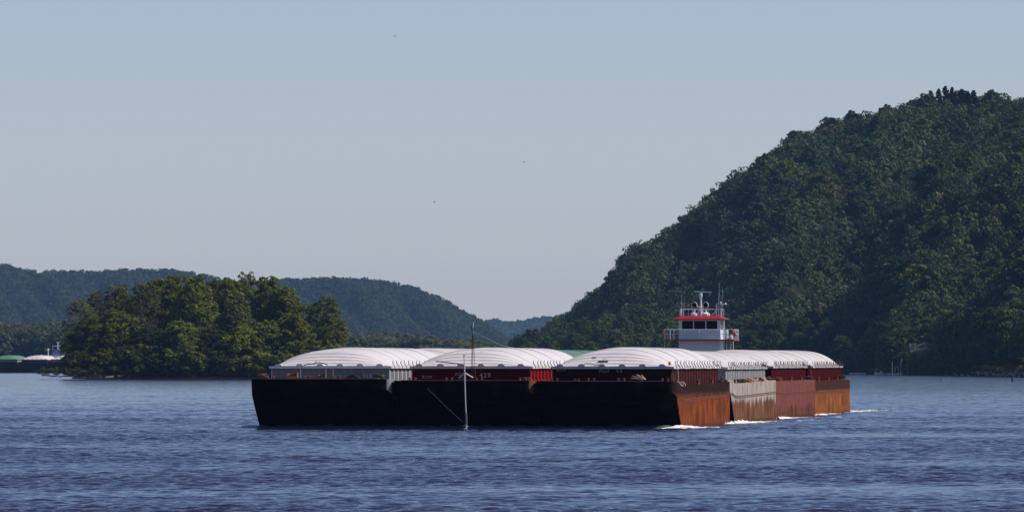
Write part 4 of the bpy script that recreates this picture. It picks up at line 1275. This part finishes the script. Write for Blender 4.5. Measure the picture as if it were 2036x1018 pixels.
# shrubs and saplings filling the ground under the trees
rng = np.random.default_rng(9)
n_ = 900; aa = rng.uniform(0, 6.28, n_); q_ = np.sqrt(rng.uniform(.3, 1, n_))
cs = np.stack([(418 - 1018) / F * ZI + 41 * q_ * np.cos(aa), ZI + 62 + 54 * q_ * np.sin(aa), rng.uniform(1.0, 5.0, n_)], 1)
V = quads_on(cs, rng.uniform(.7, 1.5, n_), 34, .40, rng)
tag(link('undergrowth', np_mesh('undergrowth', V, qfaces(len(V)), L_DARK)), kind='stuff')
# pale stems at the waterside
for px, y0, y1, lab in ((382, 752, 722, 'thin pale stem leaning at the waterside left of centre'), (494, 752, 708, 'tall thin pale stem at the waterside beside the barge bow'), (440, 752, 716, 'pale crooked stem in the dark gap of the island trees')):
    Z = ZI + 3; p = PX(px, y0, Z); p.z = .4; q = PX(px - 3, y1, Z)
    m = MB(); m.tube([(0, 0, 0), ((q.x - p.x) * .4 + .2, 0, (q.z - .4) * .5), (q.x - p.x, 0, q.z - .4)], .16, 6, .06)
    m.tube([((q.x - p.x) * .4 + .2, 0, (q.z - .4) * .5), (.9, .2, (q.z - .4) * .8)], .07, 5, .03)
    tag(m.build('bare_stem', M['barkpale'], None, loc=p), lab, 'dead tree')
# fallen tree with branches over the water at the left tip
def fallen():
    Z = ZI - 2; o = PX(185, 748, Z); o.z = .3
    root = empty('fallen_tree', o); tag(root, 'fallen dead tree with bare black branches over the water at the island tip', 'fallen tree')
    r = random.Random(4); m = MB()
    m.tube([(4, 2, .8), (0, 0, .9), (-6, -.5, .55), (-12, -1, .5), (-17, -1.2, 1.3)], .28, 7, .06)
    for k in range(46):
        t = r.random(); b = Vector((-17 * t + 1.5, -t, .75)); L = r.uniform(.8, 2.4)
        a = r.uniform(2.2, 4.2)
        e = b + Vector((math.cos(a) * L, r.uniform(-.6, .3), r.uniform(-.9, 1.2)))
        m.tube([b, (b + e) / 2 + Vector((0, 0, .25)), e], .07, 4, .02)
        for q in range(2):
            e2 = e + Vector((r.uniform(-1, .3), r.uniform(-.3, .3), r.uniform(-.7, .7))); m.tube([(b + e) / 2, e2], .04, 4, .012)
    m.build('trunk', M['bark'], root)
    rng = np.random.default_rng(3)
    cs = np.stack([rng.uniform(-17, 3, 60), rng.uniform(-1.5, 1, 60), rng.uniform(1.2, 2.8, 60)], 1)
    V = quads_on(cs, rng.uniform(.4, 1.0, 60), 40, .22, rng)
    link('crown', np_mesh('crown', V, qfaces(len(V)), L_DARK), None, root)
fallen()

# right shore and hillside ---------------------------------------------------
K_sh = [tree_kind(20, 6.0, s, 95, 42, .50, low=.04, clr=(1.2, 2.2)) for s in (51, 52, 53, 54)]
K_hl = [tree_kind(14, 4.6, s, 44, 34, .55, low=.22, clr=(1.1, 1.9), shape=.6) for s in (61, 62, 63, 64)]
K_con = [conifer_kind(19, 4.6, s) for s in (71, 72)]
shore_top = [(1020, 668), (1050, 658), (1080, 664), (1110, 668), (1140, 650), (1180, 636), (1250, 622), (1320, 628), (1400, 640), (1480, 622), (1540, 618), (1620, 628), (1680, 640),
             (1730, 650), (1790, 630), (1860, 628), (1900, 618), (1960, 608), (2036, 612), (2120, 615)]
used_px = []
def zone(px):
    if px < 1130: return 'far left end of the right shore'
    if px < 1330: return 'right shore left of the towboat'
    if px < 1480: return 'right shore behind the towboat'
    if px < 1690: return 'right shore above the rear barges'
    if px < 1860: return 'right shore around the dock and cabin'
    return 'right shore above the grassy rocky bank'
tints = [(L_SH, 'mid green'), (L_SH2, 'pale green'), (L_SH, 'mid green'), (L_SH3, 'light green'), (L_DARK, 'dark green')]
px = 1022.0; i = 0
while px < 2130:
    row = i % 3
    Z = float(shoreZ(px)) + ((12, 55, 100) if px < 1890 else (54, 80, 108))[row] + rnd.uniform(-5, 12)
    base = float(hill_h(px, Z))
    ty = float(lerp_tab(shore_top, px)) + (32, 8, -2)[row] + rnd.uniform(-7, 12)
    if 1782 < px < 1872 and row < 2: ty = 722
    H = HC + (HY - ty) * Z / F - base
    H = max(5, H)
    k = K_sh[i % 4]
    mat, w = tints[rnd.randrange(5)]
    place_tree(k, ((px - 1018) / F * Z, Z, base - .3), mat, f'{w} broadleaf tree on the {zone(px)}', 'broadleaf trees along the right shore', H / k.H, rnd.uniform(.75, 1.1) * min(1.1, H / 16), rnd.uniform(0, 6.28))
    px += 15 if px > 1200 else 17; i += 1
# lower bushy trees at the waterline of the right shore
px = 1500.0
while px < 2130:
    Z = float(shoreZ(px)) + 6; base = float(hill_h(px, Z))
    if not 1690 < px < 1850:
        k = K_low[i % 2]
        H = rnd.uniform(3.5, 7) if px < 1930 else rnd.uniform(2.0, 3.2)
        if px > 1930: Z += 44; base = float(hill_h(px, Z))
        place_tree(k, ((px - 1018) / F * Z, Z, base - .2), rnd.choice([L_DARK, L_SH, L_SH2]), f'low bush at the foot of the {zone(px)}', 'bushes along the right shore', H / k.H, rnd.uniform(.8, 1.2), rnd.uniform(0, 6.28), name='waterside_bush')
    px += 24; i += 1

# forest: scattered crowns; the largest become things, the rest one mass
def forest_templates(specs):
    out = []
    for (H, R, seed, ncl, per, leaf) in specs:
        rng = np.random.default_rng(seed)
        cs, rs = [], []
        for j in range(ncl):
            a = rng.uniform(0, 6.28); t = rng.uniform(.28, .95)
            r = R * (math.sin(math.pi * (t - .2) / .85) ** .6) * math.sqrt(rng.uniform(.25, 1))
            cs.append((r * math.cos(a), r * math.sin(a), H * t)); rs.append(R * rng.uniform(.28, .46))
        out.append(quads_on(np.array(cs), np.array(rs), per, leaf, rng, .5, .28, .85))
    return out
def forest(name, pts, temps, mat, rng, tint_spread=.28, blueish=0):
    Vs, Cs = [], []
    for (x, y, z, s, hs) in pts:
        T_ = temps[rng.integers(len(temps))]
        a = rng.uniform(0, 6.28); c, s_ = math.cos(a), math.sin(a)
        V = T_ * np.array([s, s, hs])
        V = np.stack([V[:, 0] * c - V[:, 1] * s_, V[:, 0] * s_ + V[:, 1] * c, V[:, 2]], 1) + np.array([x, y, z])
        Vs.append(V.astype(np.float32))
        l = 1 + rng.normal() * tint_spread; l = min(2.0, max(.5, l)); w = rng.normal() * .07
        if rng.random() < .012: l *= 1.5; w = .5
        Cs.append(np.tile(np.array([l * (1 + w), l, l * (1 - w * .5), 1], np.float32), (len(V), 1)))
    V = np.concatenate(Vs)
    me = np_mesh(name, V, qfaces(len(V)), mat, False, np.concatenate(Cs))
    return tag(link(name, me), kind='stuff')

rng = np.random.default_rng(12)
hp = []
for tq in np.arange(-.012, 1.12, .0100):
    px = 1040.0
    while px < 2260:
        rn = float(run_(px)); Zs_ = float(shoreZ(px)) + 130 + tq * rn + rng.uniform(-.4, .4) * .01 * rn
        hp.append((px + rng.uniform(-12, 12), Zs_))
        px += 76.0 / (rn * .0100) * F / Zs_ * rng.uniform(.8, 1.25)
hp = np.array(hp)
hz = hill_h(hp[:, 0], hp[:, 1])
cand = []
for (q, Z), z in zip(hp, hz):
    hs = rng.uniform(.7, 1.3); ws = rng.uniform(.75, 1.3) if rng.random() < .85 else rng.uniform(1.3, 1.55)
    cand.append(((q - 1018) / F * Z, Z, z - .6, ws, hs, q))
# ridge skyline check: keep everything; pick individuals = largest apparent crowns on the visible slope
order = sorted(range(len(cand)), key=lambda i: -(cand[i][3] * cand[i][4] / cand[i][1] * (1 if (hp[i][1] - float(shoreZ(hp[i][0]))) > 190 and cand[i][5] < 2050 and cand[i][2] > 24 else 0)))
indiv = set(order[:170])
def hzone(q, z):
    hgt = 'foot' if z < 45 else ('middle' if z < 85 else 'upper part')
    w = 'left end' if q < 1300 else ('left half' if q < 1520 else ('centre' if q < 1760 else 'right half'))
    return f'{hgt} of the wooded bluff, {w}'
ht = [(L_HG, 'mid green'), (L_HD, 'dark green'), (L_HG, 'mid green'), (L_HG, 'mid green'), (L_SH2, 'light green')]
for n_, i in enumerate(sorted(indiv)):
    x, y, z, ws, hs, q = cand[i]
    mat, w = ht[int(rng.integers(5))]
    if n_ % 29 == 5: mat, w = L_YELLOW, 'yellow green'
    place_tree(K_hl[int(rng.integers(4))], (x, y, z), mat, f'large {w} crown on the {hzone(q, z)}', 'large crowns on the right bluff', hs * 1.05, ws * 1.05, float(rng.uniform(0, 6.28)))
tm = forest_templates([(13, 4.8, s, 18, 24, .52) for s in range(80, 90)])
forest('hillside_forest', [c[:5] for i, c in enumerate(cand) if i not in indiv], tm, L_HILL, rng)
# conifers on the summit
for px, ty, lab in ((1833, 190, 'small conifer at the left of the summit group'), (1850, 180, 'second conifer from the left on the summit'), (1866, 176, 'conifer with a pointed top, left of the summit middle'), (1880, 171, 'tallest conifer on the summit'),
                    (1893, 173, 'conifer just right of the tallest one on the summit'), (1912, 177, 'conifer in the right half of the summit group'), (1924, 181, 'second conifer from the right on the summit'), (1936, 179, 'thin conifer at the right of the summit group')):
    Z = float(shoreZ(px)) + 110 + float(run_(px)); zt = HC + (HY - ty) * Z / F; H = 19 * rnd.uniform(.95, 1.1)
    place_tree(K_con[px % 2], ((px - 1018) / F * Z, Z, zt - H), L_CONIF, lab, 'dark conifers on the summit', H / 19, rnd.uniform(.8, 1.05), rnd.uniform(0, 6.28), name='conifer_tree')

# left hills forest
def scatter(hfun, px0, px1, Z0, Z1, sp, rng):
    out = []
    Z = Z0
    while Z < Z1:
        q = px0
        while q < px1:
            ZZ = Z + rng.uniform(-.4, .4) * sp * 1.4; qq = q + rng.uniform(-.4, .4) * sp * F / Z
            out.append(((qq - 1018) / F * ZZ, ZZ, float(hfun(qq, ZZ)) - .5, rng.uniform(.75, 1.3), rng.uniform(.75, 1.25)))
            q += sp * F / Z
        Z += sp * 1.4
    return out
tf = forest_templates([(13, 6.2, s, 12, 8, 1.5) for s in range(90, 96)])
forest('left_hill_forest', scatter(left_h, -120, 1080, 13320, 15600, 11.5, rng), tf, L_FAR, rng, .22)
forest('far_hill_forest', scatter(far_h, 860, 1240, 22100, 24650, 16.0, rng), forest_templates([(15, 8.5, s, 8, 7, 2.6) for s in range(96, 100)]), L_FAR, rng, .2)
# wooded floodplain across the river on the left
fl = []
tl = [(-150, 655), (0, 654), (130, 652), (300, 650), (560, 655), (680, 668), (760, 672), (850, 676), (930, 684), (1000, 690), (1060, 694)]
for row in range(10):
    q = -140.0
    while q < 1120:
        Z = 6285 + row * 14 + rng.uniform(-5, 5)
        top = float(lerp_tab(tl, q)) + (9 - row) * .8 + rng.uniform(-5, 6)
        H = HC + (HY - top) * Z / F - 1.2
        fl.append(((q - 1018) / F * Z, Z, 1.0, rng.uniform(1.5, 2.1), H / 12.5)); q += 15
forest('floodplain_forest', fl, forest_templates([(13, 5.2, s, 26, 14, .85) for s in range(100, 106)]), leaf_mat('floodplain_leaves', (.10, .115, .05), attr=True), rng, .2)
# land bridge of trees right of it towards the right shore
# ------------------------------------------------------------------ cabin, dock, rocks, buoys
def cabin():
    Z = 3610; c = PX(1831, 706, Z); root = empty('cabin', (c.x, Z, 2.6), .08)
    tag(root, 'small cabin with a weathered grey roof among the shore trees', 'house')
    m = MB(); m.box(-3.9, 3.9, 0, 7, 0, 4.9); m.build('wall', M['wood'], root)
    r = MB()
    r.add([(-4.3, -.5, 4.75), (4.3, -.5, 4.75), (4.3, 3.5, 10.2), (-4.3, 3.5, 10.2), (-4.3, 7.5, 4.75), (4.3, 7.5, 4.75), (-4.3, -.5, 4.55), (4.3, -.5, 4.55), (4.3, 3.5, 10.0), (-4.3, 3.5, 10.0), (-4.3, 7.5, 4.55), (4.3, 7.5, 4.55)],
          [(0, 1, 2, 3), (3, 2, 5, 4), (6, 9, 8, 7), (9, 10, 11, 8), (0, 6, 7, 1), (4, 5, 11, 10), (0, 3, 9, 6), (3, 4, 10, 9), (1, 7, 8, 2), (2, 8, 11, 5)])
    rf = r.build('roof', M['roofg'], root)
    m = MB(); m.tube([(-2.2, 1.6, 7.4), (-2.2, 1.6, 10.3)], .12, 6); m.build('stove_pipe', M['steel'], rf)
    m = MB(); m.box(-2.5, -1.3, -.03, -.002, 1.8, 3.2); m.box(1.0, 2.2, -.03, -.002, 1.8, 3.2); m.build('window', M['glass'], root)
cabin()
for q_, z_ in ((1845, 3590), (1818, 3596)):
    place_tree(K_low[0], ((q_ - 1018) / F * z_, z_, 2.2), L_GREEN, f'leafy bush growing in front of the {"right" if q_ > 1831 else "left"} half of the cabin', None, .75, .8, q_, name='bush')
def dock():
    Z = 3850
    def seg(px0, px1, y, lab, h=.45):
        Z = float(shoreZ((px0 + px1) / 2)) - 30; a = PX(px0, y, Z); b = PX(px1, y, Z)
        m = MB(); m.box(0, b.x - a.x, 0, 3, .25, .25 + h)
        for k in range(4):
            xx = (b.x - a.x) * (k + .5) / 4; m.tube([(xx, .3, -.8), (xx, .3, .25)], .15, 6)
        tag(m.build('floating_dock', M['dockw'], None, loc=(a.x, Z, 0)), lab, 'dock', 'floating docks at the right shore')
    seg(1689, 1726, 745, 'long pale floating dock just right of the rear barge')
    seg(1739, 1752, 745, 'short pale dock next to the small white boat')
    seg(1762, 1800, 745, 'pale dock below the grey poles')
    # white boat
    Z = float(shoreZ(1751)) - 26; p = PX(1751, 745, Z); root = empty('small_boat', (p.x, Z - 8, 0)); tag(root, 'small white boat moored between the docks', 'boat')
    m = MB(); m.add([(-1.3, 0, .1), (1.0, 0, .1), (1.6, .8, .1), (1.0, 1.6, .1), (-1.3, 1.6, .1), (-1.5, -.1, .8), (1.2, -.1, .8), (2.0, .8, .95), (1.2, 1.7, .8), (-1.5, 1.7, .8)],
          [(0, 1, 2, 3, 4), (9, 8, 7, 6, 5), (0, 1, 6, 5), (1, 2, 7, 6), (2, 3, 8, 7), (3, 4, 9, 8), (4, 0, 5, 9)]); m.build('hull', M['white'], root)
    m = MB(); m.box(-.6, .4, .3, 1.3, .8, 1.5); m.build('cabin', M['white'], root)
    for px, y1, lab in ((1741, 733, 'first grey mooring pole from the left, by the white boat'), (1744, 731, 'taller grey mooring pole by the white boat'), (1752, 737, 'short grey pole behind the white boat'),
                        (1774, 719, 'tall grey pole at the middle of the docks'), (1780, 730, 'grey pole right of the tall one'), (1786, 731, 'last grey pole of the dock group'), (1791, 718, 'tall grey pole near the cabin side'), (1805, 735, 'short grey pole by the right dock')):
        Z = float(shoreZ(px)) - 22; p = PX(px, 746, Z); q = PX(px, y1, Z)
        m = MB(); m.tube([(0, 0, -.6), (0, 0, q.z)], .13, 6, .1); m.box(-.2, .2, -.2, .2, q.z - .05, q.z + .12)
        tag(m.build('mooring_pole', M['steel'], None, loc=(p.x, Z, 0)), lab, 'pole', 'poles around the right docks')
    m = MB(); m.box(-.28, .28, -.2, .2, 0, 1.5)
    Zm = float(shoreZ(1793)) - 5; p = PX(1793, 714, Zm); tag(m.build('marker_board', M['white2'], None, loc=(p.x, Zm, 5.2)), 'small upright white board above the dock', 'sign')
    m2 = MB(); m2.tube([(0, .1, -5.0), (0, .1, 0)], .08, 5)
    o = m2.build('post', M['wood'], bpy.data.objects[[o.name for o in COL.objects if o.name.startswith('marker_board')][0]])
dock()

def rocks():
    rng = np.random.default_rng(44); m = MB()
    for i in range(420):
        px = 1880 + 260 * rng.random() ** .8
        d = rng.uniform(-1, 9) if px > 1930 else rng.uniform(-1, 3)
        Z = float(shoreZ(px)) + d; z = float(hill_h(px, Z)) + .1
        s = rng.uniform(.15, .55) if rng.random() < .9 else .8
        x = (px - 1018) / F * Z
        vs = []
        for a, b, c in ((1, 0, 0), (-1, 0, 0), (0, 1, 0), (0, -1, 0), (0, 0, 1), (0, 0, -1)):
            k = s * rng.uniform(.7, 1.3); vs.append((x + a * k + rng.uniform(-.1, .1), Z + b * k, z + c * k * .7 + rng.uniform(-.05, .05)))
        m.add(vs, [(0, 2, 4), (2, 1, 4), (1, 3, 4), (3, 0, 4), (2, 0, 5), (1, 2, 5), (3, 1, 5), (0, 3, 5)])
    tag(m.build('bank_rubble', M['rock']), kind='stuff')
    # grass
    n = 40000
    px = 1925 + 215 * rng.random(n) ** .75; d = rng.uniform(7, 46, n)
    Z = shoreZ(px) + d; z = hill_h(px, Z); x = (px - 1018) / F * Z
    h = rng.uniform(.25, .9, n); w = .07
    h = h * np.clip((px - 1925) / 75, .12, 1) * (.7 + .5 * np.sin(px / 7.3) * np.sin(d / 5.1 + px / 19))
    a = rng.uniform(0, 6.28, n); lx = rng.normal(0, .2, n)
    B = np.stack([x, Z, z], 1)
    off = np.stack([np.cos(a) * w, np.sin(a) * w, 0 * a], 1)
    tp = B + np.stack([lx, 0 * lx, h], 1)
    V = np.stack([B - off, B + off, tp + off * .3, tp - off * .3], 1).reshape(-1, 3)
    c = np.repeat(rng.uniform(.6, 1.5, n) * (.8 + .35 * np.sin(px / 11.0 + d / 6)), 4)[:, None] * np.array([[1.1, 1, .8, 1]])
    link('bank_grass', np_mesh('bank_grass', V, qfaces(len(V)), L_GRASS, False, c))
    bpy.data.objects['bank_grass']['kind'] = 'stuff'
rocks()
def buoys():
    Zb = HC * F / (758.5 - HY); p = PX(2013, 758, Zb)
    root = empty('channel_buoy', (p.x, Zb, 0)); tag(root, 'dark green can buoy floating off the rocky right bank', 'buoy')
    m = MB(); m.lathe([(.34, -.3), (.36, .1), (.34, .9), (.30, 1.15)], (0, 0, 0), 14); m.build('body', M['buoy'], root, smooth=40)
    m = MB(); m.tube([(-.28, 0, 1.12), (-.1, 0, 1.5), (.12, 0, 1.5), (.28, 0, 1.12)], .05, 5); m.box(-.14, .14, -.02, .02, 1.2, 1.5); m.build('top_mark', M['buoy'], root)
    Zb = HC * F / (757.5 - HY); p = PX(1870.5, 757, Zb)
    m = MB(); m.lathe([(.10, -.2), (.13, .1), (.10, .35), (.04, .5)], (0, 0, 0), 8); m.tube([(0, 0, .4), (.02, 0, .75)], .03, 5)
    tag(m.build('marker_float', M['black'], None, loc=(p.x, Zb, 0)), 'tiny black float on the water below the cabin', 'float')
buoys()
def birds():
    for (px, py, Z, sp, lab) in ((785, 73, 900, .45, 'tiny bird high in the sky above the island'), (1042, 323, 900, .4, 'tiny bird in mid sky left of the bluff'), (864, 402, 900, .45, 'tiny bird lowest in the sky above the left barges')):
        p = PX(px, py, Z); m = MB()
        m.add([(-.05, -.02, 0), (0, -.08, .0), (.0, .08, .0), (-.28 * sp, 0, .06), (.28 * sp, 0, .06), (0, 0, .06), (0, 0, -.05)],
              [(3, 1, 5), (3, 5, 2), (3, 6, 1), (3, 2, 6), (4, 5, 1), (4, 2, 5), (4, 1, 6), (4, 6, 2)])
        m.lathe([(.01, -.12), (.03, -.05), (.03, .04), (.01, .12)], (0, 0, 0), 6, 'y')
        tag(m.build('flying_bird', M['bird'], None, loc=p, rz=.5), lab, 'bird', 'birds in the sky')
birds()

# ------------------------------------------------------------------ air
def haze():
    m = MB(); m.box(-2600, 2600, -50, 27500, -3.0, 260)
    vm = bpy.data.materials.new('haze'); vm.use_nodes = True
    n, l = vm.node_tree.nodes, vm.node_tree.links
    n.remove(n['Principled BSDF'])
    v = n.new('ShaderNodeVolumePrincipled'); v.inputs['Color'].default_value = (.30, .54, .97, 1); v.inputs['Density'].default_value = HAZE_DENSITY
    v.inputs['Anisotropy'].default_value = .0
    l.new(v.outputs[0], n['Material Output'].inputs['Volume'])
    tag(m.build('haze', vm), kind='stuff')
haze()
